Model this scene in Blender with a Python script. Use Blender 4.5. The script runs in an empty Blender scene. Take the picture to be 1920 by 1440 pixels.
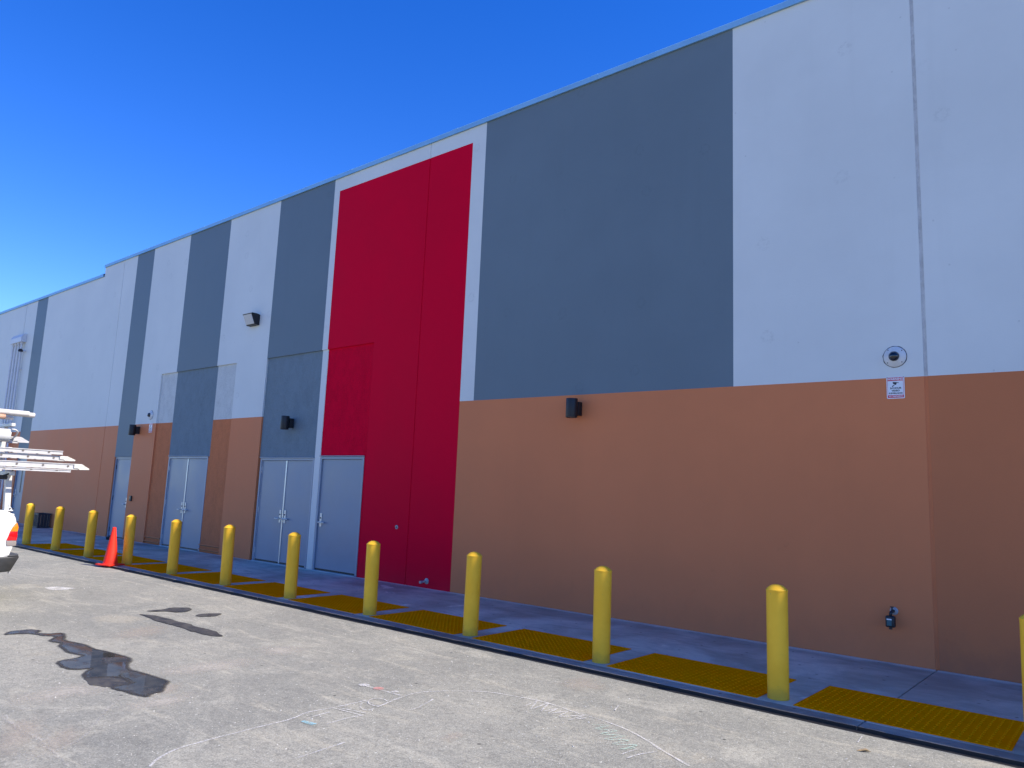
import bpy, bmesh, math, random
from mathutils import Vector, Matrix, noise as mnoise

R = math.radians
scene = bpy.context.scene
COL = scene.collection
random.seed(7)

# ------------------------------------------------------------------ camera
cam_d = bpy.data.cameras.new("camera")
cam = bpy.data.objects.new("camera", cam_d)
COL.objects.link(cam)
cam_d.sensor_width = 36.0
cam_d.lens = 1408.03 / 1920 * 36.0
cam_d.clip_start = 0.05
cam_d.clip_end = 3000
yaw, pit, rol = R(40.1699), R(8.3735), R(2.3734)
fw = Vector((-math.sin(yaw) * math.cos(pit), math.cos(yaw) * math.cos(pit), math.sin(pit)))
r0 = Vector((math.cos(yaw), math.sin(yaw), 0))
u0 = r0.cross(fw)
rt = math.cos(rol) * r0 + math.sin(rol) * u0
up = -math.sin(rol) * r0 + math.cos(rol) * u0
M = Matrix.Identity(4)
for i in range(3):
    M[i][0], M[i][1], M[i][2] = rt[i], up[i], -fw[i]
M.translation = Vector((0, -9.137, 1.62))
cam.matrix_world = M
scene.camera = cam

# ------------------------------------------------------------------ sky, sun, exposure
SUN_AZ, SUN_EL = R(70), R(44.75)          # azimuth from +Y (behind the building) towards +X
world = bpy.data.worlds.new("World")
scene.world = world
world.use_nodes = True
wn = world.node_tree
bg = wn.nodes["Background"]
sky = wn.nodes.new("ShaderNodeTexSky")
sky.sky_type = 'NISHITA'
sky.sun_disc = False
sky.sun_elevation = SUN_EL
sky.sun_rotation = SUN_AZ
sky.altitude = 300
sky.air_density = 0.9
sky.dust_density = 0.0
sky.ozone_density = 4.0
hs = wn.nodes.new("ShaderNodeHueSaturation")
hs.inputs["Hue"].default_value = 0.52
hs.inputs["Saturation"].default_value = 1.33
hs.inputs["Value"].default_value = 0.95
wn.links.new(sky.outputs[0], hs.inputs["Color"])
wn.links.new(hs.outputs[0], bg.inputs[0])
bg.inputs[1].default_value = 0.15

sun_d = bpy.data.lights.new("sun", 'SUN')
sun_d.energy = 3.9
sun_d.angle = R(0.5)
sun_d.color = (1.0, 0.92, 0.78)
sun = bpy.data.objects.new("sun", sun_d)
COL.objects.link(sun)
to_sun = Vector((math.sin(SUN_AZ) * math.cos(SUN_EL), math.cos(SUN_AZ) * math.cos(SUN_EL), math.sin(SUN_EL)))
sun.rotation_euler = to_sun.to_track_quat('Z', 'Y').to_euler()
sun.location = (10, 10, 30)

scene.view_settings.view_transform = 'Standard'
scene.view_settings.look = 'None'
scene.view_settings.gamma = 1.0
scene.view_settings.use_curve_mapping = False
scene.view_settings.exposure = 1.0

# ------------------------------------------------------------------ helpers
def link(o, parent=None):
    COL.objects.link(o)
    if parent is not None:
        o.parent = parent
    return o

def tag(o, label=None, cat=None, group=None, kind=None):
    if label: o["label"] = label
    if cat: o["category"] = cat
    if group: o["group"] = group
    if kind: o["kind"] = kind
    return o

def empty(name, loc=(0, 0, 0), rz=0.0, parent=None):
    o = bpy.data.objects.new(name, None)
    o.empty_display_size = 0.2
    o.location = loc
    o.rotation_euler = (0, 0, rz)
    return link(o, parent)

def obj(name, bm, m, parent=None, smooth=False, angle=None):
    me = bpy.data.meshes.new(name)
    bmesh.ops.recalc_face_normals(bm, faces=bm.faces[:])
    if smooth:
        for f in bm.faces: f.smooth = True
        if angle:
            for e in bm.edges:
                if len(e.link_faces) == 2 and e.calc_face_angle(0) > R(angle):
                    e.smooth = False
    bm.to_mesh(me)
    bm.free()
    o = bpy.data.objects.new(name, me)
    for mm in (m if isinstance(m, (list, tuple)) else [m]):
        me.materials.append(mm)
    return link(o, parent)

def copy_tree(o, parent=None):
    c = o.copy()
    COL.objects.link(c)
    c.parent = parent
    for ch in list(o.children):
        copy_tree(ch, c)
    return c

def add_box(bm, x0, x1, y0, y1, z0, z1, bev=0.0, seg=1):
    vs = [bm.verts.new(v) for v in ((x0, y0, z0), (x1, y0, z0), (x1, y1, z0), (x0, y1, z0),
                                    (x0, y0, z1), (x1, y0, z1), (x1, y1, z1), (x0, y1, z1))]
    fs = [bm.faces.new([vs[i] for i in f]) for f in
          ((0, 3, 2, 1), (4, 5, 6, 7), (0, 1, 5, 4), (1, 2, 6, 5), (2, 3, 7, 6), (3, 0, 4, 7))]
    if bev > 0:
        es = list({e for f in fs for e in f.edges})
        bmesh.ops.bevel(bm, geom=es, offset=bev, segments=seg, affect='EDGES', profile=0.5)

def box(x0, x1, y0, y1, z0, z1, bev=0.0, seg=1):
    bm = bmesh.new()
    add_box(bm, x0, x1, y0, y1, z0, z1, bev, seg)
    return bm

def add_tube(bm, a, b, r, n=12, r2=None, caps=True):
    a, b = Vector(a), Vector(b)
    r2 = r if r2 is None else r2
    d = (b - a).normalized()
    s = Vector((0, 0, 1)) if abs(d.z) < 0.9 else Vector((1, 0, 0))
    x = d.cross(s).normalized(); y = d.cross(x)
    A = [bm.verts.new(a + (x * math.cos(t) + y * math.sin(t)) * r) for t in (2 * math.pi * i / n for i in range(n))]
    B = [bm.verts.new(b + (x * math.cos(t) + y * math.sin(t)) * r2) for t in (2 * math.pi * i / n for i in range(n))]
    for i in range(n):
        bm.faces.new((A[i], A[(i + 1) % n], B[(i + 1) % n], B[i]))
    if caps:
        bm.faces.new(A[::-1]); bm.faces.new(B)

def tube(a, b, r, n=12, r2=None):
    bm = bmesh.new(); add_tube(bm, a, b, r, n, r2); return bm

def add_path(bm, pts, r, n=8):
    pts = [Vector(q) for q in pts]
    rings = []
    prevx = None
    for i, q in enumerate(pts):
        d = (pts[min(i + 1, len(pts) - 1)] - pts[max(i - 1, 0)]).normalized()
        if prevx is None:
            s = Vector((0, 0, 1)) if abs(d.z) < 0.9 else Vector((1, 0, 0))
            x = d.cross(s).normalized()
        else:
            x = (prevx - d * prevx.dot(d)).normalized()
        prevx = x
        y = d.cross(x)
        rings.append([bm.verts.new(q + (x * math.cos(t) + y * math.sin(t)) * r) for t in (2 * math.pi * k / n for k in range(n))])
    for a, b in zip(rings, rings[1:]):
        for k in range(n):
            bm.faces.new((a[k], a[(k + 1) % n], b[(k + 1) % n], b[k]))
    bm.faces.new(rings[0][::-1]); bm.faces.new(rings[-1])

def lathe(prof, n=32, axis='Z', center=(0, 0, 0), bm=None):
    """prof: list of (r, h). Revolves round axis."""
    bm = bm or bmesh.new()
    rings = []
    c = Vector(center)
    for r, hh in prof:
        ring = []
        if r < 1e-6:
            p = {'Z': (0, 0, hh), 'Y': (0, hh, 0), 'X': (hh, 0, 0)}[axis]
            ring = [bm.verts.new(c + Vector(p))]
        else:
            for i in range(n):
                t = 2 * math.pi * i / n
                a, b = r * math.cos(t), r * math.sin(t)
                p = {'Z': (a, b, hh), 'Y': (a, hh, b), 'X': (hh, a, b)}[axis]
                ring.append(bm.verts.new(c + Vector(p)))
        rings.append(ring)
    for a, b in zip(rings, rings[1:]):
        if len(a) == 1 and len(b) == 1: continue
        for i in range(n):
            j = (i + 1) % n
            if len(a) == 1: bm.faces.new((a[0], b[j], b[i]))
            elif len(b) == 1: bm.faces.new((a[i], a[j], b[0]))
            else: bm.faces.new((a[i], a[j], b[j], b[i]))
    if len(rings[0]) > 1: bm.faces.new(rings[0][::-1])
    if len(rings[-1]) > 1: bm.faces.new(rings[-1])
    return bm

def prism(pts, axis, a, b, bev=0.0, seg=2):
    """extrude a 2D outline along axis from a to b.  axis X: pts=(y,z); Y: pts=(x,z); Z: pts=(x,y)"""
    bm = bmesh.new()
    def P(q, t):
        return {'X': (t, q[0], q[1]), 'Y': (q[0], t, q[1]), 'Z': (q[0], q[1], t)}[axis]
    A = [bm.verts.new(P(q, a)) for q in pts]
    B = [bm.verts.new(P(q, b)) for q in pts]
    n = len(pts)
    fa = bm.faces.new(A); fb = bm.faces.new(B[::-1])
    for i in range(n):
        bm.faces.new((A[i], A[(i + 1) % n], B[(i + 1) % n], B[i]))
    if bev > 0:
        es = list({e for f in (fa, fb) for e in f.edges})
        bmesh.ops.bevel(bm, geom=es, offset=bev, segments=seg, affect='EDGES', profile=0.5)
    return bm

# ------------------------------------------------------------------ materials
class NT:
    def __init__(self, name):
        self.m = bpy.data.materials.new(name)
        self.m.use_nodes = True
        self.t = self.m.node_tree
        self.b = self.t.nodes["Principled BSDF"]
    def n(self, typ, **kw):
        nd = self.t.nodes.new(typ)
        for k, v in kw.items():
            if k.startswith("i_"): nd.inputs[k[2:].replace("_", " ")].default_value = v
            else: setattr(nd, k, v)
        return nd
    def l(self, a, b): self.t.links.new(a, b)
    def pos(self, scale=(1, 1, 1), rot=(0, 0, 0), obj_space=False):
        if obj_space:
            g = self.n("ShaderNodeTexCoord").outputs["Object"]
        else:
            g = self.n("ShaderNodeNewGeometry").outputs["Position"]
        mp = self.n("ShaderNodeMapping")
        mp.inputs["Scale"].default_value = scale
        mp.inputs["Rotation"].default_value = rot
        self.l(g, mp.inputs[0])
        return mp.outputs[0]
    def noise(self, vec, scale, detail=4, rough=0.55, dist=0.0):
        nd = self.n("ShaderNodeTexNoise")
        nd.inputs["Scale"].default_value = scale
        nd.inputs["Detail"].default_value = detail
        nd.inputs["Roughness"].default_value = rough
        nd.inputs["Distortion"].default_value = dist
        self.l(vec, nd.inputs["Vector"])
        return nd.outputs["Fac"]
    def xz(self):
        a = self.n("ShaderNodeSeparateXYZ"); b = self.n("ShaderNodeCombineXYZ")
        self.l(self.n("ShaderNodeNewGeometry").outputs["Position"], a.inputs[0])
        self.l(a.outputs[0], b.inputs[0]); self.l(a.outputs[2], b.inputs[1])
        return b.outputs[0]
    def voro(self, vec, scale, feature='F1', rnd=1.0, flat=False):
        nd = self.n("ShaderNodeTexVoronoi", feature=feature)
        if flat: nd.voronoi_dimensions = '2D'
        nd.inputs["Scale"].default_value = scale
        nd.inputs["Randomness"].default_value = rnd
        self.l(vec, nd.inputs["Vector"])
        return nd
    def ramp(self, fac, a, b, lo=0.0, hi=1.0):
        nd = self.n("ShaderNodeMapRange", interpolation_type='SMOOTHSTEP')
        nd.inputs["From Min"].default_value = a
        nd.inputs["From Max"].default_value = b
        nd.inputs["To Min"].default_value = lo
        nd.inputs["To Max"].default_value = hi
        self.l(fac, nd.inputs["Value"])
        return nd.outputs[0]
    def math(self, op, a, b=None):
        nd = self.n("ShaderNodeMath", operation=op)
        for i, v in enumerate((a, b)):
            if v is None: continue
            if isinstance(v, (int, float)): nd.inputs[i].default_value = v
            else: self.l(v, nd.inputs[i])
        return nd.outputs[0]
    def mix(self, fac, a, b, mode='MIX'):
        nd = self.n("ShaderNodeMix", data_type='RGBA', blend_type=mode)
        if isinstance(fac, (int, float)): nd.inputs[0].default_value = fac
        else: self.l(fac, nd.inputs[0])
        for i, v in ((6, a), (7, b)):
            if isinstance(v, tuple): nd.inputs[i].default_value = (*v[:3], 1)
            else: self.l(v, nd.inputs[i])
        return nd.outputs[2]
    def bump(self, height, strength, dist=0.01):
        nd = self.n("ShaderNodeBump")
        nd.inputs["Strength"].default_value = strength
        nd.inputs["Distance"].default_value = dist
        self.l(height, nd.inputs["Height"])
        self.l(nd.outputs[0], self.b.inputs["Normal"])
        return nd
    def col(self, c):
        if isinstance(c, tuple): self.b.inputs["Base Color"].default_value = (*c[:3], 1)
        else: self.l(c, self.b.inputs["Base Color"])
    def set(self, **kw):
        for k, v in kw.items():
            k = k.replace("_", " ")
            if isinstance(v, (int, float, tuple)): self.b.inputs[k].default_value = v
            else: self.l(v, self.b.inputs[k])

def sc(c, k): return tuple(min(1, v * k) for v in c)

def plain(name, c, rough=0.5, metal=0.0, var=0.06, scale=9.0, bump=0.0, bscale=80, coat=0.0):
    t = NT(name)
    p = t.pos(obj_space=True)
    n1 = t.noise(p, scale, 5)
    t.col(t.mix(t.ramp(n1, 0.3, 0.7), sc(c, 1 - var), sc(c, 1 + var)))
    t.set(Roughness=t.ramp(n1, 0.3, 0.7, rough * 0.9, min(1, rough * 1.12)), Metallic=metal, Coat_Weight=coat)
    if bump > 0: t.bump(t.noise(p, bscale, 3), bump, 0.004)
    return t.m

def wall_paint(name, c, rough=0.6, stucco=False, blots=0.0, dirt=0.12, spec=0.12):
    t = NT(name)
    p = t.pos()
    big = t.noise(p, 0.45, 5, 0.6)
    streak = t.noise(t.pos(scale=(2.2, 2.2, 0.16)), 1.6, 5, 0.65)
    k = t.mix(t.ramp(big, 0.3, 0.72), sc(c, 0.95), sc(c, 1.04))
    k = t.mix(t.ramp(streak, 0.52, 0.8, 0, 0.16), k, sc(c, 0.82))
    if stucco:
        mot = t.noise(t.pos(scale=(1, 1, 0.6)), 5.0, 6, 0.7, 0.4)
        k = t.mix(t.ramp(mot, 0.35, 0.7, 0, 0.75), k, sc(c, 0.80))
        fine = t.noise(p, 46, 4, 0.7)
        k = t.mix(t.ramp(fine, 0.4, 0.66, 0, 0.5), k, sc(c, 1.2))
    if blots > 0:
        # patched tie holes: faint rings and smears scattered over the panel
        v = t.voro(t.xz(), 0.95, flat=True)
        d = v.outputs["Distance"]
        wob = t.noise(p, 13, 4, 0.7)
        dd = t.math('ADD', d, t.math('MULTIPLY', t.math('SUBTRACT', wob, 0.5), 0.16))
        ring = t.math('MULTIPLY', t.ramp(dd, 0.03, 0.055), t.ramp(dd, 0.062, 0.095, 1, 0))
        core = t.ramp(dd, 0.0, 0.035, 0.35, 0)
        sep = t.n("ShaderNodeSeparateColor"); t.l(v.outputs["Color"], sep.inputs[0])
        gate = t.ramp(sep.outputs[0], 0.3, 0.6)
        tex = t.ramp(t.noise(p, 22, 5, 0.75), 0.38, 0.62, 0.0, 1)
        f = t.math('MULTIPLY', t.math('MULTIPLY', t.math('ADD', ring, core), gate), tex)
        k = t.mix(t.math('MULTIPLY', f, blots), k, sc(c, 0.62))
        v2 = t.voro(t.xz(), 1.6, flat=True)
        s2 = t.n("ShaderNodeSeparateColor"); t.l(v2.outputs["Color"], s2.inputs[0])
        f2 = t.math('MULTIPLY', t.ramp(v2.outputs["Distance"], 0.006, 0.025, 1, 0), t.ramp(s2.outputs[1], 0.7, 0.75))
        k = t.mix(t.math('MULTIPLY', f2, blots * 1.2), k, sc(c, 0.55))
    # splashed dirt low on the wall, broken up by noise
    sx = t.n("ShaderNodeSeparateXYZ"); t.l(t.n("ShaderNodeNewGeometry").outputs["Position"], sx.inputs[0])
    dn = t.noise(t.pos(scale=(1, 1, 0.7)), 3.4, 6, 0.7)
    hgt = t.math('SUBTRACT', sx.outputs[2], t.math('MULTIPLY', dn, 0.75))
    low = t.ramp(hgt, -0.42, 0.12, dirt, 0)
    k = t.mix(low, k, (0.10, 0.075, 0.065))
    sm = t.noise(t.pos(scale=(1, 1, 1.0)), 1.7, 6, 0.72, 0.6)
    k = t.mix(t.math('MULTIPLY', t.ramp(sm, 0.64, 0.75, 0, 0.22), t.ramp(sx.outputs[2], 0.8, 2.4, 1, 0.25)), k, sc(c, 0.6))
    t.col(k)
    t.set(Roughness=t.ramp(big, 0.3, 0.7, rough * 0.92, rough * 1.1), Specular_IOR_Level=spec)
    if stucco:
        t.bump(t.noise(p, 38, 5, 0.7), 0.55, 0.012)
    else:
        hb = t.math('ADD', t.noise(p, 55, 3), t.math('MULTIPLY', t.noise(p, 1.3, 3), 2.2))
        t.bump(hb, 0.22, 0.006)
    return t.m

WHITE = (0.685, 0.69, 0.64); GREY = (0.155, 0.198, 0.22); BROWN = (0.68, 0.216, 0.086); RED = (0.70, 0.001, 0.028)
m_white = wall_paint("paint_white", WHITE, 0.55, blots=0.3)
m_white_s = wall_paint("stucco_white", sc(WHITE, 0.87), 0.75, stucco=True)
m_grey = wall_paint("paint_grey", GREY, 0.5, blots=0.22)
m_grey_s = wall_paint("stucco_grey", sc(GREY, 1.18), 0.8, stucco=True)
m_brown = wall_paint("paint_brown", BROWN, 0.55)
m_brown_d = wall_paint("paint_brown_dingy", sc(BROWN, 0.84), 0.6, dirt=0.3)
m_brown_s = wall_paint("stucco_brown", sc(BROWN, 0.88), 0.8, stucco=True)
m_red = wall_paint("paint_red", RED, 0.6, dirt=0.1, spec=0.03)
m_red_s = wall_paint("stucco_red", sc(RED, 0.98), 0.7, stucco=True, dirt=0.1, spec=0.03)

def sealant_mat():
    t = NT("joint_sealant")
    p = t.pos(scale=(1, 1, 0.5))
    n1 = t.noise(p, 9, 6, 0.75)
    k = t.mix(t.ramp(n1, 0.35, 0.65), (0.62, 0.61, 0.58), (0.46, 0.45, 0.43))
    k = t.mix(t.ramp(t.noise(p, 3.0, 5, 0.7), 0.64, 0.72), k, (0.10, 0.10, 0.10))
    t.col(k); t.set(Roughness=0.8)
    t.bump(n1, 0.6, 0.006)
    return t.m
m_seal = sealant_mat()
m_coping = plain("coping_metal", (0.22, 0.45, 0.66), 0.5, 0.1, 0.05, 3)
m_dark = plain("dark_metal", (0.012, 0.013, 0.016), 0.45, 0.2, 0.15, 20)
m_black = plain("black_plastic", (0.015, 0.015, 0.017), 0.5, 0.0, 0.2, 15, 0.15)
m_steel = plain("brushed_steel", (0.66, 0.63, 0.57), 0.42, 0.35, 0.08, 40)
m_galv = plain("galvanised_pipe", (0.36, 0.36, 0.37), 0.6, 0.3, 0.08, 12)
m_condp = plain("conduit_paint", (0.62, 0.62, 0.63), 0.5, 0.0, 0.05, 12)

def door_mat(name, c):
    t = NT(name)
    p = t.pos()
    n1 = t.noise(p, 1.4, 5, 0.6)
    k = t.mix(t.ramp(n1, 0.3, 0.7), sc(c, 0.95), sc(c, 1.05))
    st = t.noise(t.pos(scale=(9, 9, 0.6)), 2.0, 5, 0.7)
    k = t.mix(t.ramp(st, 0.6, 0.8, 0, 0.25), k, sc(c, 0.75))
    t.col(k); t.set(Roughness=t.ramp(n1, 0.3, 0.7, 0.34, 0.46))
    t.bump(t.noise(p, 1.1, 2), 0.12, 0.02)
    return t.m
m_door = door_mat("door_paint", (0.215, 0.255, 0.315))
m_frame = door_mat("door_frame_paint", (0.25, 0.29, 0.35))
m_astragal = plain("astragal_edge_highlight", (0.5, 0.53, 0.57), 0.35, 0.7, 0.05)  # astragal metal, also the painted highlight on frame edges

def bollard_mat():
    t = NT("bollard_yellow")
    p = t.pos(obj_space=True)
    oi = t.n("ShaderNodeObjectInfo")
    addv = t.n("ShaderNodeVectorMath", operation='ADD')
    sclv = t.n("ShaderNodeVectorMath", operation='SCALE'); sclv.inputs[0].default_value = (37, 19, 53)
    t.l(oi.outputs["Random"], sclv.inputs["Scale"])
    t.l(p, addv.inputs[0]); t.l(sclv.outputs[0], addv.inputs[1])
    q = addv.outputs[0]
    c = (0.99, 0.535, 0.03)
    n1 = t.noise(q, 2.2, 5, 0.6)
    k = t.mix(t.ramp(n1, 0.3, 0.7), sc(c, 0.9), (0.99, 0.58, 0.045))
    k = t.mix(t.math('MULTIPLY', oi.outputs["Random"], 0.35), k, (0.95, 0.48, 0.025))
    scf = t.noise(q, 16, 6, 0.8, 1.0)
    k = t.mix(t.ramp(scf, 0.62, 0.70, 0, 0.5), k, (0.33, 0.23, 0.07))
    sx = t.n("ShaderNodeSeparateXYZ"); t.l(p, sx.inputs[0])
    lowd = t.ramp(t.math('SUBTRACT', sx.outputs[2], t.math('MULTIPLY', t.noise(q, 9, 5, 0.7), 0.2)), -0.08, 0.03, 0.3, 0)
    k = t.mix(lowd, k, (0.16, 0.12, 0.06))
    t.col(k); t.set(Roughness=t.ramp(n1, 0.3, 0.7, 0.5, 0.65), Specular_IOR_Level=0.2)
    t.bump(t.noise(q, 70, 3), 0.08, 0.004)
    return t.m
m_bollard = bollard_mat()

def pad_mat():
    t = NT("tactile_yellow")
    p = t.pos()
    c = (0.99, 0.27, 0.0)
    n1 = t.noise(p, 1.8, 6, 0.7)
    k = t.mix(t.ramp(n1, 0.3, 0.7), sc(c, 0.95), sc(c, 1.08))
    gr = t.noise(p, 7, 6, 0.75, 0.8)
    k = t.mix(t.ramp(gr, 0.60, 0.74, 0, 0.35), k, (0.5, 0.18, 0.01))
    ds = t.noise(p, 22, 4, 0.7)
    k = t.mix(t.ramp(ds, 0.69, 0.73, 0, 0.85), k, (0.03, 0.022, 0.015))
    sx = t.n("ShaderNodeSeparateXYZ"); t.l(p, sx.inputs[0])
    tops = t.ramp(sx.outputs[2], 0.0085, 0.0105, 0, 0.3)   # lighter dome tops
    k = t.mix(tops, k, (0.99, 0.38, 0.01))
    t.col(k); t.set(Roughness=0.95, Specular_IOR_Level=0.0)
    t.bump(t.noise(p, 120, 3), 0.2, 0.002)
    return t.m
m_pad = pad_mat()

def lot_mat():
    t = NT("worn_lot_paving")
    p = t.pos()
    c = (0.285, 0.275, 0.26)
    big = t.noise(p, 0.33, 7, 0.62, 0.3)
    k = t.mix(t.ramp(big, 0.32, 0.7), (0.25, 0.24, 0.22), (0.37, 0.345, 0.305))
    mid = t.noise(p, 1.5, 7, 0.68, 0.5)
    k = t.mix(t.ramp(mid, 0.50, 0.68, 0, 0.7), k, (0.43, 0.395, 0.34))
    k = t.mix(t.ramp(mid, 0.28, 0.45, 0.4, 0), k, (0.16, 0.152, 0.14))
    # scraped streaks along the drive direction
    st = t.noise(t.pos(scale=(0.35, 2.4, 1), rot=(0, 0, R(-28))), 2.4, 7, 0.72, 0.6)
    k = t.mix(t.ramp(st, 0.53, 0.70, 0, 0.75), k, (0.52, 0.465, 0.385))
    st2 = t.noise(t.pos(scale=(2.6, 0.3, 1), rot=(0, 0, R(20))), 2.0, 6, 0.7)
    k = t.mix(t.ramp(st2, 0.60, 0.75, 0, 0.2), k, (0.18, 0.17, 0.155))
    # tan patches where the surface has been filled
    v = t.voro(t.pos(scale=(1, 1.3, 1)), 0.55)
    wob = t.noise(p, 4.5, 6, 0.75)
    dd = t.math('ADD', v.outputs["Distance"], t.math('MULTIPLY', t.math('SUBTRACT', wob, 0.5), 0.5))
    sep = t.n("ShaderNodeSeparateColor"); t.l(v.outputs["Color"], sep.inputs[0])
    pf = t.math('MULTIPLY', t.ramp(dd, 0.13, 0.2, 0.7, 0), t.ramp(sep.outputs[0], 0.45, 0.5))
    k = t.mix(pf, k, (0.44, 0.39, 0.32))
    sw = t.noise(t.pos(scale=(0.5, 1.1, 1), rot=(0, 0, R(35))), 1.1, 8, 0.7, 2.2)
    k = t.mix(t.ramp(sw, 0.53, 0.66, 0, 0.55), k, (0.50, 0.46, 0.40))
    k = t.mix(t.ramp(sw, 0.34, 0.44, 0.2, 0), k, (0.19, 0.18, 0.165))
    # aggregate grain
    ag = t.noise(p, 95, 3, 0.75)
    k = t.mix(t.ramp(ag, 0.36, 0.5, 0.55, 0), k, (0.11, 0.108, 0.105))
    k = t.mix(t.ramp(ag, 0.54, 0.66, 0, 0.65), k, (0.54, 0.52, 0.48))
    ag2 = t.noise(p, 28, 4, 0.75)
    k = t.mix(t.ramp(ag2, 0.34, 0.5, 0.5, 0), k, (0.14, 0.134, 0.125))
    k = t.mix(t.ramp(ag2, 0.55, 0.70, 0, 0.32), k, (0.52, 0.48, 0.42))
    ag3 = t.noise(p, 9, 6, 0.78, 0.4)
    k = t.mix(t.ramp(ag3, 0.36, 0.5, 0.3, 0), k, (0.16, 0.15, 0.135))
    k = t.mix(t.ramp(ag3, 0.55, 0.7, 0, 0.3), k, (0.50, 0.46, 0.40))
    # pale specks and crumbs
    for s, thr, gate in ((7, 0.05, 0.72), (21, 0.09, 0.78), (3.3, 0.03, 0.6)):
        v3 = t.voro(p, s, flat=True)
        d3 = t.math('ADD', v3.outputs["Distance"], t.math('MULTIPLY', t.math('SUBTRACT', ag2, 0.5), 0.12))
        s3 = t.n("ShaderNodeSeparateColor"); t.l(v3.outputs["Color"], s3.inputs[0])
        f3 = t.math('MULTIPLY', t.ramp(d3, thr * 0.5, thr, 0.7, 0), t.ramp(s3.outputs[2], gate, gate + 0.02))
        k = t.mix(f3, k, (0.72, 0.70, 0.66))
    v4 = t.voro(p, 1.6, flat=True)
    s4 = t.n("ShaderNodeSeparateColor"); t.l(v4.outputs["Color"], s4.inputs[0])
    f4 = t.math('MULTIPLY', t.ramp(v4.outputs["Distance"], 0.012, 0.03, 0.9, 0), t.ramp(s4.outputs[1], 0.7, 0.72))
    k = t.mix(f4, k, (0.04, 0.038, 0.036))
    k = t.mix(1.0, k, (0.83, 0.86, 0.815), 'MULTIPLY')
    t.col(k); t.set(Roughness=0.86)
    hb = t.math('ADD', t.math('MULTIPLY', ag, 0.6), t.math('ADD', t.math('MULTIPLY', ag2, 0.9), t.math('MULTIPLY', mid, 1.6)))
    t.bump(hb, 0.6, 0.006)
    return t.m
m_lot = lot_mat()

def walk_mat(name, c):
    t = NT(name)
    p = t.pos()
    big = t.noise(p, 0.8, 7, 0.65, 0.4)
    k = t.mix(t.ramp(big, 0.3, 0.7), sc(c, 0.52), sc(c, 1.18))
    st = t.noise(t.pos(scale=(0.5, 2.2, 1), rot=(0, 0, R(12))), 3.0, 6, 0.72, 0.5)
    k = t.mix(t.ramp(st, 0.5, 0.68, 0, 0.6), k, sc(c, 0.5))
    k = t.mix(t.ramp(st, 0.26, 0.4, 0.4, 0), k, sc(c, 1.35))
    wp = t.noise(p, 1.15, 5, 0.6, 0.5)
    k = t.mix(t.ramp(wp, 0.64, 0.70, 0, 0.6), k, sc(c, 1.6))
    v = t.voro(p, 3.5, flat=True)
    s = t.n("ShaderNodeSeparateColor"); t.l(v.outputs["Color"], s.inputs[0])
    k = t.mix(t.math('MULTIPLY', t.ramp(v.outputs["Distance"], 0.03, 0.07, 0.8, 0), t.ramp(s.outputs[0], 0.72, 0.74)), k, sc(c, 0.18))
    # paler band that hugs the foot of the wall with a ragged edge
    sx = t.n("ShaderNodeSeparateXYZ"); t.l(t.n("ShaderNodeNewGeometry").outputs["Position"], sx.inputs[0])
    e = t.math('ADD', sx.outputs[1], t.math('MULTIPLY', t.noise(p, 3.5, 6, 0.7), 0.22))
    k = t.mix(t.ramp(e, -0.06, 0.06, 0, 0.6), k, sc(c, 1.75))
    fine = t.noise(p, 90, 3, 0.7)
    k = t.mix(t.ramp(fine, 0.36, 0.5, 0.3, 0), k, sc(c, 0.5))
    t.col(k); t.set(Roughness=t.ramp(big, 0.3, 0.7, 0.7, 0.85))
    t.bump(t.math('ADD', fine, t.math('MULTIPLY', t.noise(p, 7, 4), 1.5)), 0.3, 0.005)
    return t.m
m_walk = walk_mat("sidewalk_concrete", (0.60, 0.535, 0.405))
m_kerb = walk_mat("kerb_concrete", (0.34, 0.31, 0.25))
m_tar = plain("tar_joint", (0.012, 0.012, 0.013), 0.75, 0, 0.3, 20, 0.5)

def water_mat():
    t = NT("puddle_water")
    p = t.pos()
    n1 = t.noise(p, 6, 6, 0.7)
    t.col(t.mix(t.ramp(n1, 0.35, 0.65), (0.035, 0.034, 0.033), (0.07, 0.066, 0.06)))
    wet = t.noise(p, 3.2, 5, 0.7)
    t.set(Roughness=t.ramp(wet, 0.50, 0.62, 0.015, 0.4), IOR=1.33, Specular_IOR_Level=0.5)
    nd = t.bump(t.noise(p, 35, 3), 0.02, 0.003)
    return t.m
m_water = water_mat()
def damp_mat():
    t = NT("damp_paving")
    p = t.pos()
    n1 = t.noise(p, 9, 6, 0.75, 0.5)
    t.col(t.mix(t.ramp(n1, 0.35, 0.62), (0.028, 0.027, 0.026), (0.07, 0.066, 0.06)))
    t.set(Roughness=t.ramp(n1, 0.35, 0.6, 0.3, 0.8))
    t.bump(t.noise(p, 60, 4), 0.5, 0.005)
    return t.m
m_damp = damp_mat()

def chalk_mat(name, c, cover=0.5):
    t = NT(name)
    p = t.pos()
    n1 = t.noise(p, 75, 4, 0.8)
    n2 = t.noise(p, 7, 4, 0.6)
    a = t.math('MULTIPLY', t.ramp(n1, cover - 0.10, cover + 0.14), t.ramp(n2, 0.3, 0.62, 0.25, 0.8))
    t.col(c); t.set(Roughness=0.95, Alpha=a)
    return t.m
m_chalk = chalk_mat("chalk_white", (0.68, 0.665, 0.65), 0.46)
m_chalk_f = chalk_mat("chalk_faint", (0.5, 0.47, 0.43), 0.55)
m_chalk_g = chalk_mat("chalk_green", (0.45, 0.66, 0.55), 0.5)
m_chalk_b = chalk_mat("chalk_blue", (0.25, 0.62, 0.75), 0.42)
m_chalk_r = chalk_mat("chalk_red", (0.75, 0.25, 0.22), 0.35)
m_chalk_w = chalk_mat("paint_smear_white", (0.8, 0.79, 0.77), 0.44)

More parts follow.
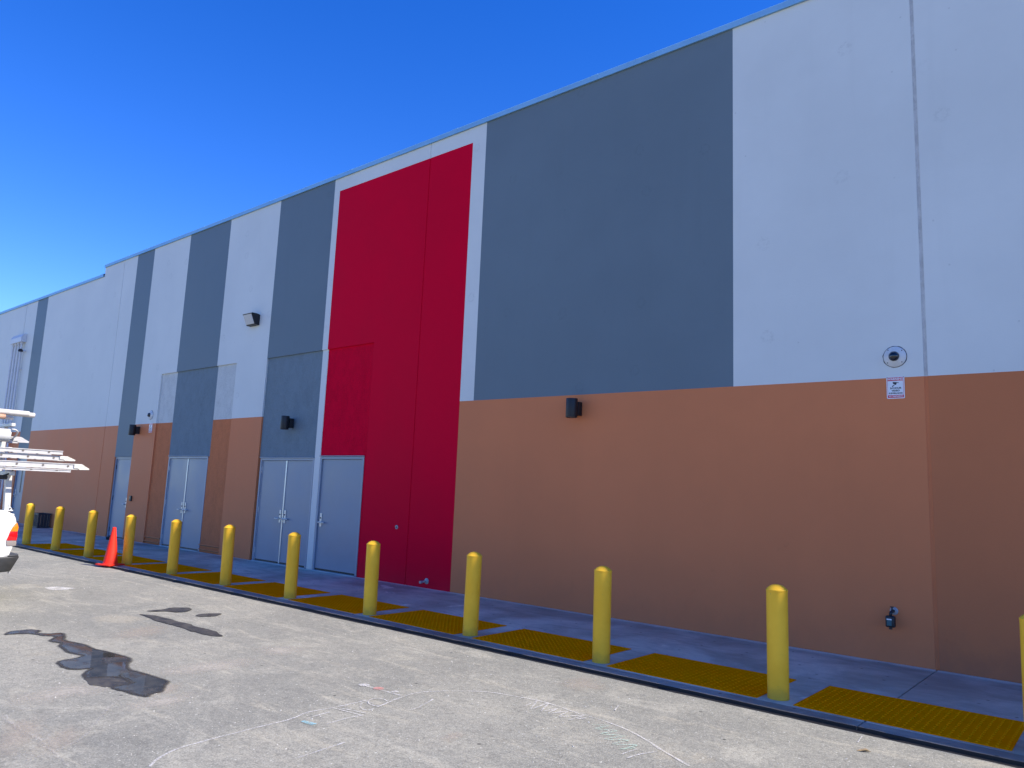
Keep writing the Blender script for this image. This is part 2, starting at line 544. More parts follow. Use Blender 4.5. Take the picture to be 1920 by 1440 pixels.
# ------------------------------------------------------------------ ground
LOT_Z = -0.03
bm = bmesh.new()
S = 600
vs = [bm.verts.new((x, y, LOT_Z)) for x, y in ((-S, -S), (S, -S), (S, S), (-S, S))]
bm.faces.new(vs)
lot = tag(obj("parking_lot", bm, m_lot), kind="structure")

def kerb_y(x):          # outer kerb line
    return -2.848 - 0.0015 * (-1 - x)

# sidewalk: concrete slabs between joints, on a base course
walk = empty("sidewalk")
tag(walk, kind="structure")
base = obj("bedding", box(-60, 16, -2.60, 0.02, -0.2, -0.022), m_kerb, walk)
JX = [-60, -50.9, -42.7, -34.5, -31.35, -23.15, -18.1, -9.95, -1.775, 6.4, 16]
for a, b in zip(JX, JX[1:]):
    bm = box(a + 0.006, b - 0.006, -2.664, -0.004, -0.10, 0.0, 0.006, 2)
    obj("slab", bm, m_walk, walk, True, 40)

# kerb strip with a chipped outer edge, cut at the same joints
kerb = empty("kerb")
tag(kerb, kind="structure")
for a, b in zip(JX, JX[1:]):
    bm = bmesh.new()
    n = max(4, int((b - a) / 0.06)) if a > -35 else 12
    rows = []
    for i in range(n + 1):
        x = a + 0.005 + (b - a - 0.01) * i / n
        w = 0.011 * mnoise.noise((x * 1.9, 3.1, 0)) + 0.010 * mnoise.noise((x * 7.0, 1.7, 0))
        chip = 0.016 * max(0, mnoise.noise((x * 4.2, 9.3, 0)) - 0.25)
        y = kerb_y(x) + w
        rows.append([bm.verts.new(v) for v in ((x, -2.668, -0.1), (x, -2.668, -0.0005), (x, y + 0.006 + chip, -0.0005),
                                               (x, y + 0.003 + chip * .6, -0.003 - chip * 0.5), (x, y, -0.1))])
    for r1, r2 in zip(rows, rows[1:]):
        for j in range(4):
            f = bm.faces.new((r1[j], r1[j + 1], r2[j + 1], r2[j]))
            if j >= 2: f.material_index = 1          # near-black outer face
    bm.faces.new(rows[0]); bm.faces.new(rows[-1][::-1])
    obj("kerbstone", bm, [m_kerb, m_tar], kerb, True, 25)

# tarred joint between kerb and lot, ragged
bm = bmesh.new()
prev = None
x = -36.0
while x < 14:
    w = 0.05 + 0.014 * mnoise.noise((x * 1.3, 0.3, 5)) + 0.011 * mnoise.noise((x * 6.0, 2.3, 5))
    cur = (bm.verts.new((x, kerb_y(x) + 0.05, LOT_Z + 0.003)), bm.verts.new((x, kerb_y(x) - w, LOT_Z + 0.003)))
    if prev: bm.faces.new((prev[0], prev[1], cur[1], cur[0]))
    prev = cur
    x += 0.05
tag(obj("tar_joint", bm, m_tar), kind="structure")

# ------------------------------------------------------------------ building
bld = empty("warehouse_building")
tag(bld, "long tilt-up warehouse wall painted white, grey, brown and red under blue sky", "building")
TOP, TOPL, XSTEP = 8.12, 7.835, -24.55
REC = 0.036               # depth of the two filled-in loading openings

def slab(name, m, x0, x1, zb, zt, y=0.0, depth=0.2, label=None):
    """a painted wall section; zb / zt may be (left, right) pairs"""
    zb = zb if isinstance(zb, tuple) else (zb, zb)
    zt = zt if isinstance(zt, tuple) else (zt, zt)
    bm = bmesh.new()
    v = [bm.verts.new(q) for q in ((x0, y, zb[0]), (x1, y, zb[1]), (x1, y, zt[1]), (x0, y, zt[0]),
                                   (x0, y + depth, zb[0]), (x1, y + depth, zb[1]), (x1, y + depth, zt[1]), (x0, y + depth, zt[0]))]
    for f in ((0, 1, 2, 3), (4, 7, 6, 5), (0, 4, 5, 1), (1, 5, 6, 2), (2, 6, 7, 3), (3, 7, 4, 0)):
        bm.faces.new([v[i] for i in f])
    o = obj(name, bm, m, bld)
    if label: o["label"] = label
    return o

def zr(x): return 3.155 - 0.0085 * (x + 8.86)     # brown line on the right-hand bays
ZL = 3.102
J = 0.02   # half joint width
Z0 = -0.02
# right-hand bays
for a, b in ((-1.77 + J, 6.4 - J), (6.4 + J, 16)):
    slab("wall_panel", m_brown_d, a, b, Z0, (zr(a), zr(b)))
    slab("wall_panel", m_white, a, b, (zr(a), zr(b)), TOP)
slab("wall_panel", m_brown, -8.86, -1.77 - J, Z0, (zr(-8.86), zr(-1.77)), label="wide brown lower wall panel")
slab("wall_panel", m_white, -3.985, -1.77 - J, (zr(-3.985), zr(-1.77)), TOP)
slab("wall_panel", m_grey, -8.54, -3.985, (zr(-8.54), zr(-3.985)), TOP, label="widest grey upper wall panel")
slab("wall_panel", m_white, -8.86, -8.54, (zr(-8.86), zr(-8.54)), TOP)
# red bay
ZR = 7.83
slab("wall_panel", m_red, -9.95 + 0.013, -8.86, Z0, ZR, label="red wall panel right of its joint")
slab("wall_panel", m_white, -9.95 + 0.013, -8.86, ZR, TOP)
slab("wall_panel", m_white, -12.70, -9.95 - 0.013, ZR, TOP)
OA0, OA1, OB0, OB1, OZ = -14.92, -11.235, -19.965, -16.20, 4.415
slab("wall_panel", m_red, OA1, -9.95 - 0.013, Z0, OZ)
slab("wall_panel", m_red, -12.70, -9.95 - 0.013, OZ, ZR, label="red wall panel above the filled-in opening")
slab("wall_panel", m_white, -12.885, -12.70, OZ, TOP)
slab("wall_panel", m_grey, -14.92, -12.885, OZ, TOP)
# bay between the openings
slab("wall_panel", m_brown, OB1, OA0, Z0, ZL)
slab("wall_panel", m_white, OB1, OA0, ZL, OZ)
slab("wall_panel", m_white, -17.09, OA0, OZ, TOP)
slab("wall_panel", m_grey, -19.13, -17.09, OZ, TOP)
slab("wall_panel", m_white, -21.20, -19.13, OZ, TOP)
slab("wall_panel", m_white, -21.20, OB0, ZL, OZ)
slab("wall_panel", m_brown, -21.20, OB0, Z0, ZL)
# bay with the single grey door
slab("wall_panel", m_grey, -22.265, -21.20, 2.215, TOP)
slab("wall_panel", m_brown, -23.15 + 0.012, -22.265, Z0, ZL)
slab("wall_panel", m_white, -23.15 + 0.012, -22.265, ZL, TOP)
slab("wall_panel", m_white, XSTEP, -23.15 - 0.012, ZL, TOP)
slab("wall_panel", m_white, -29.22, XSTEP, ZL, TOPL)
slab("wall_panel", m_brown, -29.22, -23.15 - 0.012, Z0, ZL)
slab("wall_panel", m_grey, -30.22, -29.22, 2.215, TOPL)
slab("wall_panel", m_white, -31.33, -30.22, ZL, TOPL)
slab("wall_panel", m_brown, -31.33, -30.22, Z0, ZL)
for a, b in ((-42.7, -31.36), (-60, -42.73)):
    slab("wall_panel", m_white, a, b, ZL, TOPL)
    slab("wall_panel", m_brown, a, b, Z0, ZL)
# fill panels inside the two old openings (recessed, rough stucco)
DA, DB = 2.19, 2.225
slab("infill_panel", m_grey_s, OA0, -12.885, DA, OZ, REC, 0.14, "rough grey stucco fill above the double door")
slab("infill_panel", m_white, -12.885, -12.70, Z0, OZ, REC - 0.012, 0.15)
slab("infill_panel", m_red_s, -12.70, OA1, 2.222, OZ, REC, 0.14, "rough red stucco fill above the single door")
slab("infill_panel", m_red_s, -11.322, OA1, Z0, 2.222, REC, 0.14)
slab("infill_panel", m_grey_s, -19.13, -17.09, DB, OZ, REC, 0.14)
slab("infill_panel", m_white_s, -17.09, OB1, ZL, OZ, REC, 0.14)
slab("infill_panel", m_brown_s, -17.135, OB1, Z0, DB, REC, 0.14)
slab("infill_panel", m_brown_s, -17.09, OB1, DB, ZL, REC, 0.14)
slab("infill_panel", m_white_s, OB0, -19.13, ZL, OZ, REC, 0.14)
slab("infill_panel", m_brown_s, OB0, -19.115, Z0, DB, REC, 0.14)
slab("infill_panel", m_brown_s, OB0, -19.13, DB, ZL, REC, 0.14)
# weep-screed ledges at the foot of the brown fills
for a, b in ((OB0 + 0.004, -19.12), (-17.13, OB1 - 0.004)):
    for z in (0.165, 0.06):
        obj("base_ledge", box(a, b, REC - 0.045, REC - 0.001, z - 0.004, z + 0.012), m_brown, bld)
        obj("groove_shade", box(a, b, REC - 0.004, REC - 0.001, z - 0.024, z - 0.0045), m_dark, bld)  # near-black strip paints the shade of a groove under the ledge
# recessed joints with sealant
def joint(x, z0, z1, m, w):
    bm = bmesh.new()
    n = 60
    prev = None
    for i in range(n + 1):
        z = z0 + (z1 - z0) * i / n
        y = 0.007 + 0.004 * mnoise.noise((x, 0, z * 3.1))
        ring = [bm.verts.new(q) for q in ((x - w, y, z), (x - w * .4, y + 0.006, z), (x + w * .4, y + 0.006, z), (x + w, y, z))]
        if prev:
            for j in range(3): bm.faces.new((prev[j], prev[j + 1], ring[j + 1], ring[j]))
        prev = ring
    obj("joint_sealant", bm, m, bld, True)
joint(-1.77, zr(-1.77), TOP, m_seal, J)
joint(-1.77, Z0, zr(-1.77), m_brown, J)
joint(6.4, Z0, TOP, m_seal, J)
joint(-9.95, ZR, TOP, m_white, 0.013)
joint(-9.95, Z0, ZR, m_red, 0.013)
joint(-23.15, ZL, TOP, m_white, 0.012)
joint(-23.15, Z0, ZL, m_brown, 0.012)
# roof, rear mass and coping
obj("roof", box(-60, 16, 0.21, 42, 7.2, 7.4), plain("roof_membrane", (0.5, 0.5, 0.5), 0.8), bld)
obj("rear_wall", box(-60, 16, 41.8, 42, -0.02, 7.2), m_white, bld)
for xe in (-60.2, 16.0):
    obj("end_wall", box(xe, xe + 0.2, 0.0, 42, -0.02, TOPL if xe < 0 else TOP), m_white, bld)
obj("parapet_return", box(XSTEP - 0.001, XSTEP + 0.2, 0.201, 6, 7.4, TOP), m_white, bld)
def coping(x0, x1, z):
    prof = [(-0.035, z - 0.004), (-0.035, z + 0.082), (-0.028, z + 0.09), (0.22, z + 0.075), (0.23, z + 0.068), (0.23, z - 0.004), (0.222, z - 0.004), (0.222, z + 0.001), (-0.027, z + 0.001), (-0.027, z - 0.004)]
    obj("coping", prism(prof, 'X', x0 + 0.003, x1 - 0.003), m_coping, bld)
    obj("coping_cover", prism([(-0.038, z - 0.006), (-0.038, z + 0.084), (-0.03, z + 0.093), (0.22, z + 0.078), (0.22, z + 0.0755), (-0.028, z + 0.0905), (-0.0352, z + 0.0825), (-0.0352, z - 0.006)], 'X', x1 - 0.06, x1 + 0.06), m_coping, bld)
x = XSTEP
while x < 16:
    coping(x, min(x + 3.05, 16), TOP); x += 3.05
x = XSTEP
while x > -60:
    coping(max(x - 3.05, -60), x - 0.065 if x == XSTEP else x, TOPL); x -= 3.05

# doors ---------------------------------------------------------------
def lever(parent, x, y, side):
    obj("lock_plate", box(x - 0.03, x + 0.03, y - 0.012, y, 0.845, 1.10, 0.004), m_steel, parent)
    bm = bmesh.new()
    add_tube(bm, (x, y - 0.01, 0.93), (x, y - 0.065, 0.93), 0.012)
    add_tube(bm, (x, y - 0.065, 0.93), (x + side * 0.125, y - 0.06, 0.93), 0.0105)
    bmesh.ops.translate(bm, verts=bm.verts[:], vec=(0, 0, 0))
    obj("lever", bm, m_steel, parent, True, 50)
    obj("key_cylinder", lathe([(0.014, y - 0.02), (0.014, y - 0.012)], 14, 'Y', (x, 0, 1.0)), m_dark, parent)

def door(x0, x1, zt, leaves, yf, hinge, handle, frame_w=0.05, label=None, lite=False):
    """door in the wall: frame, leaf or leaves, hardware.  yf = face of the frame"""
    d = empty("door", ((x0 + x1) / 2, yf, 0), parent=bld)
    if label: d["label"] = label
    cx = (x0 + x1) / 2
    def put(name, bm, m, sm=False):
        bmesh.ops.translate(bm, verts=bm.verts[:], vec=(-cx, -yf, 0))
        return obj(name, bm, m, d, sm, 50)
    bm = bmesh.new()
    add_box(bm, x0, x0 + frame_w, yf, yf + 0.11, -0.015, zt, 0.003)
    add_box(bm, x1 - frame_w, x1, yf, yf + 0.11, -0.015, zt, 0.003)
    add_box(bm, x0 + frame_w + 0.0005, x1 - frame_w - 0.0005, yf + 0.0015, yf + 0.11, zt - frame_w, zt - 0.001, 0.003)
    put("door_frame", bm, m_frame)
    yl = yf + 0.03
    xi0, xi1 = x0 + frame_w + 0.004, x1 - frame_w - 0.004
    edges = [xi0, xi1] if leaves == 1 else [xi0, (xi0 + xi1) / 2, xi1]
    for a, b in zip(edges, edges[1:]):
        put("door_leaf", box(a + 0.003, b - 0.003, yl, yl + 0.045, 0.026, zt - frame_w - 0.004, 0.002), m_door)
    put("threshold", box(xi0, xi1, yf - 0.05, yf + 0.10, -0.012, 0.006, 0.003), m_steel)
    put("gap_shade_strip", box(xi0 + 0.004, xi1 - 0.004, yl - 0.004, yl - 0.0005, 0.01, 0.04), m_dark)  # dark strip stands in for the shaded gap under the leaves
    put("drip_cap", box(x0 - 0.01, x1 + 0.01, yf - 0.022, yf + 0.02, zt + 0.002, zt + 0.018, 0.003), m_frame)
    put("edge_highlight", box(xi1 - 0.012, xi1 + 0.003, yl - 0.010, yl - 0.001, 0.012, zt - frame_w - 0.006, 0.001), m_astragal)  # pale strip paints the highlight along the frame edge
    if leaves == 2:
        put("edge_highlight", box(xi0 - 0.003, xi0 + 0.012, yl - 0.010, yl - 0.001, 0.012, zt - frame_w - 0.006, 0.001), m_astragal)
        put("astragal", box(edges[1] - 0.02, edges[1] + 0.02, yl - 0.012, yl - 0.001, 0.012, zt - frame_w - 0.006, 0.002), m_astragal)
    for z in (0.22, 1.08, 1.93):
        for hx in hinge:
            xx = xi0 - 0.004 if hx < 0 else xi1 + 0.004
            put("hinge", tube((xx, yl - 0.006, z - 0.06), (xx, yl - 0.006, z + 0.06), 0.009, 10), m_dark if leaves == 1 and lite is None else m_steel, True)
    for hx, side in handle:
        xx = edges[1] + hx if leaves == 2 else (xi0 + hx if hx > 0 else xi1 + hx)
        def P(name, bm, m, sm=False): return put(name, bm, m, sm)
        put("lock_plate", box(xx - 0.032, xx + 0.032, yl - 0.014, yl, 0.84, 1.105, 0.004), m_steel)
        bm = bmesh.new()
        add_tube(bm, (xx, yl - 0.01, 0.925), (xx, yl - 0.065, 0.925), 0.013)
        add_path(bm, [(xx - side * 0.012, yl - 0.066, 0.925), (xx + side * 0.05, yl - 0.066, 0.925), (xx + side * 0.125, yl - 0.055, 0.925), (xx + side * 0.14, yl - 0.04, 0.925)], 0.015)
        put("lever", bm, m_steel, True)
        put("key_cylinder", lathe([(0.015, yl - 0.022), (0.015, yl - 0.013)], 14, 'Y', (xx, 0, 1.01)), m_dark)
    if lite:
        put("door_lite", box(xi0 + 0.42, xi0 + 0.54, yl - 0.003, yl + 0.01, 1.0, 1.85, 0.002), plain("door_glass", (0.012, 0.016, 0.022), 0.45))
    return d

door(OA0 + 0.055, -12.90, DA, 2, REC - 0.01, (-1, 1), ((-0.085, -1), (0.085, 1)), label="grey steel double door under the rough grey fill")
door(-12.698, -11.325, 2.22, 1, REC - 0.01, (1,), ((0.085, 1),), label="grey steel single door in the red bay")
door(-19.11, -17.138, DB, 2, REC - 0.01, (-1, 1), ((-0.085, -1), (0.085, 1)), label="grey steel double door between brown fills")
door(-22.263, -21.202, 2.21, 1, 0.03, (-1,), ((-0.085, -1),), lite=None, label="narrow grey single door under the narrow grey stripe")
door(-30.218, -29.222, 2.21, 1, 0.03, (1,), ((0.085, 1),), lite=True, label="grey door at the far left, mostly hidden by the truck")
for a, b in ((-22.263, -21.202), (-30.218, -29.222)):
    obj("door_backing", box(a, b, 0.145, 0.2, Z0, 2.21), m_door, bld)
obj("door_backing", box(OA0, OA1, 0.202, 0.22, Z0, OZ), m_brown, bld)
obj("door_backing", box(OB0, OB1, 0.202, 0.22, Z0, OZ), m_brown, bld)

# ------------------------------------------------------------------ wall fixtures
def up_down_light(x, z, label):
    e = empty("wall_light", (x, 0, z)); tag(e, label, "wall light", "black cylinder wall lights")
    obj("wall_bracket", box(-0.065, 0.065, -0.10, 0.0, -0.10, 0.10, 0.006, 2), m_dark, e)
    bm = lathe([(0.0, -0.128), (0.072, -0.128), (0.078, -0.14), (0.085, -0.14), (0.0865, -0.135), (0.0865, 0.135), (0.085, 0.14), (0.078, 0.14), (0.074, 0.125), (0.0, 0.125)], 40, 'Z', (0, -0.178, 0))
    obj("cylinder_housing", bm, m_dark, e, True, 40)
    obj("lens", lathe([(0.0, -0.131), (0.07, -0.131), (0.07, -0.1285), (0, -0.1285)], 28, 'Z', (0, -0.178, 0)), plain("lamp_lens", (0.5, 0.5, 0.48), 0.3), e)
up_down_light(-6.395, 2.915, "black cylinder wall light on the wide brown panel")
up_down_light(-13.74, 2.915, "black cylinder wall light on rough grey fill above the double door")
up_down_light(-20.93, 2.93, "black cylinder wall light beside the narrow grey stripe, farthest of the three")

# wall pack flood light
e = empty("wall_pack_light", (-15.56, 0, 5.36)); tag(e, "black wedge-shaped wall pack light high on a white stripe", "wall light")
w = 0.19
obj("housing", prism([(0, -0.13), (0, 0.115), (-0.07, 0.13), (-0.20, 0.13), (-0.215, 0.12), (-0.10, -0.13)], 'X', -w, w, 0.004, 2), m_dark, e)
gl = NT("prismatic_glass"); pp = gl.pos(obj_space=True)
gl.col((0.55, 0.56, 0.56)); gl.set(Roughness=0.22, Specular_IOR_Level=0.7)
wv = gl.n("ShaderNodeTexWave"); wv.inputs["Scale"].default_value = 28; gl.l(pp, wv.inputs[0]); gl.bump(wv.outputs["Fac"], 0.5, 0.004)
bm = prism([(-0.222, 0.098), (-0.125, -0.112), (-0.118, -0.112), (-0.211, 0.098)], 'X', -w + 0.022, w - 0.022, 0.002, 1)
obj("lens", bm, gl.m, e)
obj("lens_frame", prism([(-0.216, 0.122), (-0.224, 0.118), (-0.218, 0.10), (-0.21, 0.104)], 'X', -w, w), m_dark, e)

# dome cameras
m_cam = plain("camera_white", (0.66, 0.65, 0.62), 0.45, 0, 0.06)
m_dome = plain("dome_dark_glass", (0.004, 0.006, 0.011), 0.06, 0, 0.1, 5, coat=0.6)
m_caulk = plain("old_caulk", (0.08, 0.085, 0.09), 0.8, 0, 0.3, 30)
def dome_camera(x, z, s, label):
    e = empty("dome_camera", (x, 0, z)); tag(e, label, "security camera", "dome security cameras")
    e.scale = (s, s, s)
    bm = bmesh.new()
    n = 40
    ring = [bm.verts.new(((0.126 + 0.008 * mnoise.noise((math.cos(t) * 3, math.sin(t) * 3, 1))) * math.cos(t), -0.0025, (0.124 + 0.008 * mnoise.noise((math.cos(t) * 3, math.sin(t) * 3, 7))) * math.sin(t))) for t in (2 * math.pi * i / n for i in range(n))]
    r2 = [bm.verts.new((v.co.x, 0.0, v.co.z)) for v in ring]
    bm.faces.new(ring)
    for i in range(n): bm.faces.new((ring[i], ring[(i + 1) % n], r2[(i + 1) % n], r2[i]))
    obj("caulk_ring", bm, m_caulk, e)
    obj("base_plate", lathe([(0.118, -0.003), (0.117, -0.010), (0.112, -0.014), (0.085, -0.03), (0.066, -0.042), (0.06, -0.044), (0, -0.044)], 48, 'Y'), m_cam, e, True, 50)
    obj("dome", lathe([(0.056, -0.042)] + [(0.056 * math.cos(a), -0.046 - 0.05 * math.sin(a)) for a in (R(i * 10) for i in range(0, 9))] + [(0, -0.096)], 36, 'Y'), m_dome, e, True)
    obj("lens_ring", lathe([(0.034, -0.0835), (0.036, -0.0855), (0.0385, -0.0835), (0.0385, -0.0815), (0.034, -0.0815)], 28, 'Y', (-0.004, 0, 0.0)), plain("lens_ring", (0.12, 0.13, 0.15), 0.3), e)
    for a in (40, 130, 222, 318):
        cx, cz = 0.1 * math.cos(R(a)), 0.1 * math.sin(R(a))
        obj("screw", lathe([(0.006, -0.024), (0.006, -0.0215)], 10, 'Y', (cx, 0, cz)), m_dark, e)
dome_camera(-2.075, 3.335, 1.0, "white dome security camera above warning sign at the right")
dome_camera(-20.31, 3.33, 1.0, "small far dome camera on the white stripe left of the double door")

# warning signs
def text_mesh(body, size, m, parent, loc, bold=0.0, xs=1.0):
    cu = bpy.data.curves.new("lettering", 'FONT')
    cu.body = body; cu.size = size; cu.align_x = 'CENTER'; cu.align_y = 'CENTER'; cu.offset = bold
    cu.resolution_u = 3
    tmp = bpy.data.objects.new("lettering", cu)
    COL.objects.link(tmp)
    bpy.context.view_layer.update()
    dg = bpy.context.evaluated_depsgraph_get()
    me = bpy.data.meshes.new_from_object(tmp.evaluated_get(dg))
    bpy.data.objects.remove(tmp)
    me.materials.clear(); me.materials.append(m)
    o = bpy.data.objects.new("lettering", me)
    o.rotation_euler = (R(90), 0, 0); o.location = loc; o.scale = (xs, 1, 1)
    link(o, parent)
    return o
m_sw = plain("sign_white", (0.76, 0.77, 0.78), 0.4, 0, 0.03)
m_sr = plain("sign_red", (0.62, 0.008, 0.05), 0.4, 0, 0.04)
m_sk = plain("sign_black", (0.01, 0.012, 0.02), 0.4, 0, 0.04)
def sign(x, z, label, detailed=True):
    """plate .18 x .245, centred at x,z"""
    e = empty("warning_sign", (x, 0, z)); tag(e, label, "sign", "video surveillance signs")
    W2, H2 = 0.092, 0.123
    def rr(w, h, r, n=5):
        pts = []
        for cx, cz, a0 in ((w - r, h - r, 0), (-w + r, h - r, 90), (-w + r, -h + r, 180), (w - r, -h + r, 270)):
            pts += [(cx + r * math.cos(R(a0 + 90 * i / n)), cz + r * math.sin(R(a0 + 90 * i / n))) for i in range(n + 1)]
        return pts
    obj("plate", prism(rr(W2, H2, 0.012), 'Y', -0.005, -0.001), m_sw, e)
    obj("red_band", prism([(-0.082, 0.078), (0.082, 0.078), (0.082, 0.117), (-0.082, 0.117)], 'Y', -0.0062, -0.0048), m_sr, e)
    obj("red_band", prism([(-0.082, -0.113), (0.082, -0.113), (0.082, -0.083), (-0.082, -0.083)], 'Y', -0.0062, -0.0048), m_sr, e)
    for s in (-1, 1):
        obj("red_border", prism([(s * 0.080, -0.0829), (s * 0.0825, -0.0829), (s * 0.0825, 0.0779), (s * 0.080, 0.0779)], 'Y', -0.0062, -0.0048), m_sr, e)
    text_mesh("WARNING", 0.036, m_sw, e, (0, -0.0066, 0.0975), 0.0012, 0.93)
    text_mesh("24 HOUR", 0.0255, m_sk, e, (0, -0.0058, -0.006), 0.0011, 1.1)
    text_mesh("VIDEO", 0.0255, m_sk, e, (0, -0.0058, -0.034), 0.0011, 1.1)
    text_mesh("SURVEILLANCE", 0.0225, m_sk, e, (0, -0.0058, -0.063), 0.0009, 0.92)
    text_mesh("NO TRESPASSING", 0.0195, m_sw, e, (0, -0.0066, -0.098), 0.0007, 0.93)
    # camera pictogram
    obj("pictogram", prism([(-0.028, 0.066), (0.012, 0.062), (0.035, 0.056), (0.033, 0.05), (0.014, 0.054), (0.008, 0.036), (-0.002, 0.03), (-0.012, 0.042), (-0.024, 0.044)], 'Y', -0.0064, -0.0048), m_sk, e)
    obj("pictogram", prism([(-0.008, 0.033), (-0.016, 0.022), (-0.024, 0.018), (-0.026, 0.006), (-0.034, 0.008), (-0.033, 0.022), (-0.02, 0.028), (-0.013, 0.038)], 'Y', -0.0064, -0.0048), m_sk, e)
    for sx in (-1, 1):
        obj("screw", lathe([(0.004, -0.008), (0.004, -0.0048)], 10, 'Y', (sx * 0.084, 0, 0.117)), m_dark, e)
sign(-2.078, 2.983, "white and red warning sign under the nearer dome camera on brown wall")
sign(-20.25, 2.985, "small far warning sign under the dome camera left of the double door")

# card reader, bolt cover, hose bibbs, conduits
e = empty("card_reader", (-20.93, 0, 1.10)); tag(e, "small black card reader on brown wall right of the narrow door", "card reader")
obj("reader_body", box(-0.055, 0.055, -0.04, 0, -0.07, 0.07, 0.008, 2), m_black, e)
obj("reader_face", box(-0.04, 0.04, -0.044, -0.0395, -0.01, 0.055, 0.002), plain("reader_face", (0.05, 0.05, 0.055), 0.3), e)
e = empty("pipe_cleanout_cover", (-10.255, 0, 0.965)); tag(e, "round metal cover with dark centre on the red wall", "wall cover")
obj("cover_ring", lathe([(0.037, 0), (0.036, -0.008), (0.03, -0.012), (0.018, -0.012), (0.016, -0.004), (0, -0.004)], 28, 'Y'), m_galv, e, True, 40)
obj("centre_plug", lathe([(0.013, -0.003), (0.013, -0.013), (0, -0.014)], 16, 'Y'), m_dark, e)
e = empty("hose_bibb", (-9.42, 0, 0.115)); tag(e, "metal pipe stub with flange low on the red wall", "pipe stub")
obj("flange", lathe([(0.05, 0), (0.05, -0.006), (0.03, -0.016), (0, -0.016)], 26, 'Y'), m_galv, e, True, 40)
obj("spout", tube((0, -0.01, 0), (-0.012, -0.14, -0.012), 0.019, 16), m_galv, e, True, 40)
obj("collar", tube((-0.009, -0.105, -0.009), (-0.0125, -0.145, -0.0125), 0.024, 16), m_galv, e, True, 40)

e = empty("hose_timer_tap", (-2.18, 0, 0.545)); tag(e, "wall tap with black water timer low on the brown wall", "tap")
obj("flange", lathe([(0.042, 0), (0.042, -0.006), (0.03, -0.014), (0, -0.014)], 28, 'Y', (0.012, 0, 0)), m_galv, e, True, 40)
bm = bmesh.new()
add_path(bm, [(0.01, 0, 0), (0.008, -0.05, 0.0), (0.0, -0.085, -0.012), (-0.004, -0.095, -0.05)], 0.016, 12)
obj("tap_body", bm, m_black, e, True)
bm = bmesh.new(); add_tube(bm, (0.006, -0.06, 0.01), (0.006, -0.06, 0.045), 0.008); add_box(bm, -0.012, 0.024, -0.066, -0.054, 0.04, 0.05)
obj("tap_handle", bm, m_black, e)
bm = box(-0.05, 0.042, -0.128, -0.062, -0.163, -0.045, 0.014, 3)
tb = obj("timer_box", bm, m_black, e, True, 40)
obj("timer_label", box(-0.032, 0.014, -0.1305, -0.1275, -0.145, -0.075, 0.0), plain("timer_label", (0.02, 0.10, 0.12), 0.4), e)
obj("timer_label_band", box(-0.034, 0.016, -0.1315, -0.1308, -0.086, -0.073), m_sw, e)
obj("outlet", tube((-0.004, -0.095, -0.163), (-0.004, -0.095, -0.185), 0.017, 14), m_black, e)

e = empty("conduit_bank", (-31.5, 0, 0)); tag(e, "four pale conduits rising to a wireway box at far left", "conduit")
for i in range(4):
    xx = -0.45 + i * 0.30
    obj("conduit", tube((xx, -0.09, 0.0), (xx, -0.09, 6.36), 0.036, 12), m_condp, e, True, 50)
    obj("elbow_fitting", tube((xx, -0.09, 6.30), (xx, -0.09, 6.40), 0.05, 12), m_condp, e, True, 50)
    for z in (1.4, 5.4):
        obj("strap", box(xx - 0.05, xx + 0.05, -0.128, 0, z - 0.014, z + 0.014), m_condp, e)
obj("wireway_box", prism([(0, 6.38), (-0.17, 6.38), (-0.17, 6.56), (-0.10, 6.68), (0, 6.68)], 'X', -0.58, 0.58, 0.004, 1), m_condp, e)
e = empty("small_wall_lamp", (-30.85, 0, 6.05)); tag(e, "tiny dark lamp on white wall beside the conduits", "wall lamp")
obj("lamp_arm", tube((0, 0, 0), (0, -0.12, 0.01), 0.03, 12), m_condp, e)
obj("lamp_hood", lathe([(0.08, -0.05), (0.07, 0.02), (0.03, 0.05), (0, 0.05)], 20, 'Z', (0, -0.16, 0)), m_dark, e, True, 40)

# ------------------------------------------------------------------ bollards
def bx(i): return -2.505 - 1.787 * i + (0.045 if i < 0 else 0)
def by(i): return -2.487 - 0.006 * i
prof = [(0.089, -0.001), (0.089, 0.888), (0.0912, 0.8885), (0.0912, 0.9)] + [(0.0912 * q, 0.9 + 0.045 * (1 - q ** 2.3)) for q in (0.9, 0.78, 0.64, 0.5, 0.35, 0.2, 0.08)] + [(0, 0.945)]
pm = obj("bollard", lathe(prof, 40), m_bollard, None, True, 32)
ORD = ["nearest yellow bollard, cut off by the right edge of the photo",
 "second yellow bollard from the right, left of the water timer tap",
 "third yellow bollard from the right, in front of the wide brown panel",
 "fourth yellow bollard from the right, just right of the red panel",
 "fifth yellow bollard from the right, in front of the red panel's left half",
 "sixth yellow bollard from the right, in front of the nearer double door",
 "seventh yellow bollard from the right, before brown wall between the double doors",
 "eighth yellow bollard from the right, in front of the farther double door",
 "yellow bollard directly right of the orange cone",
 "yellow bollard next beyond the orange cone, left of it",
 "second yellow bollard beyond the orange cone",
 "yellow bollard beside the truck's tail, farthest one in view"]
for k, i in enumerate(range(-1, 11)):
    o = pm if k == 0 else pm.copy()
    if k: COL.objects.link(o)
    o.location = (bx(i), by(i), 0.0)
    o.rotation_euler = (R(random.uniform(-.8, .8)), R(random.uniform(-.8, .8)), random.uniform(0, 6))
    o.scale = (1, 1, 1.0 + random.uniform(-.008, .008))
    tag(o, ORD[k], "bollard", "yellow bollards along the kerb")

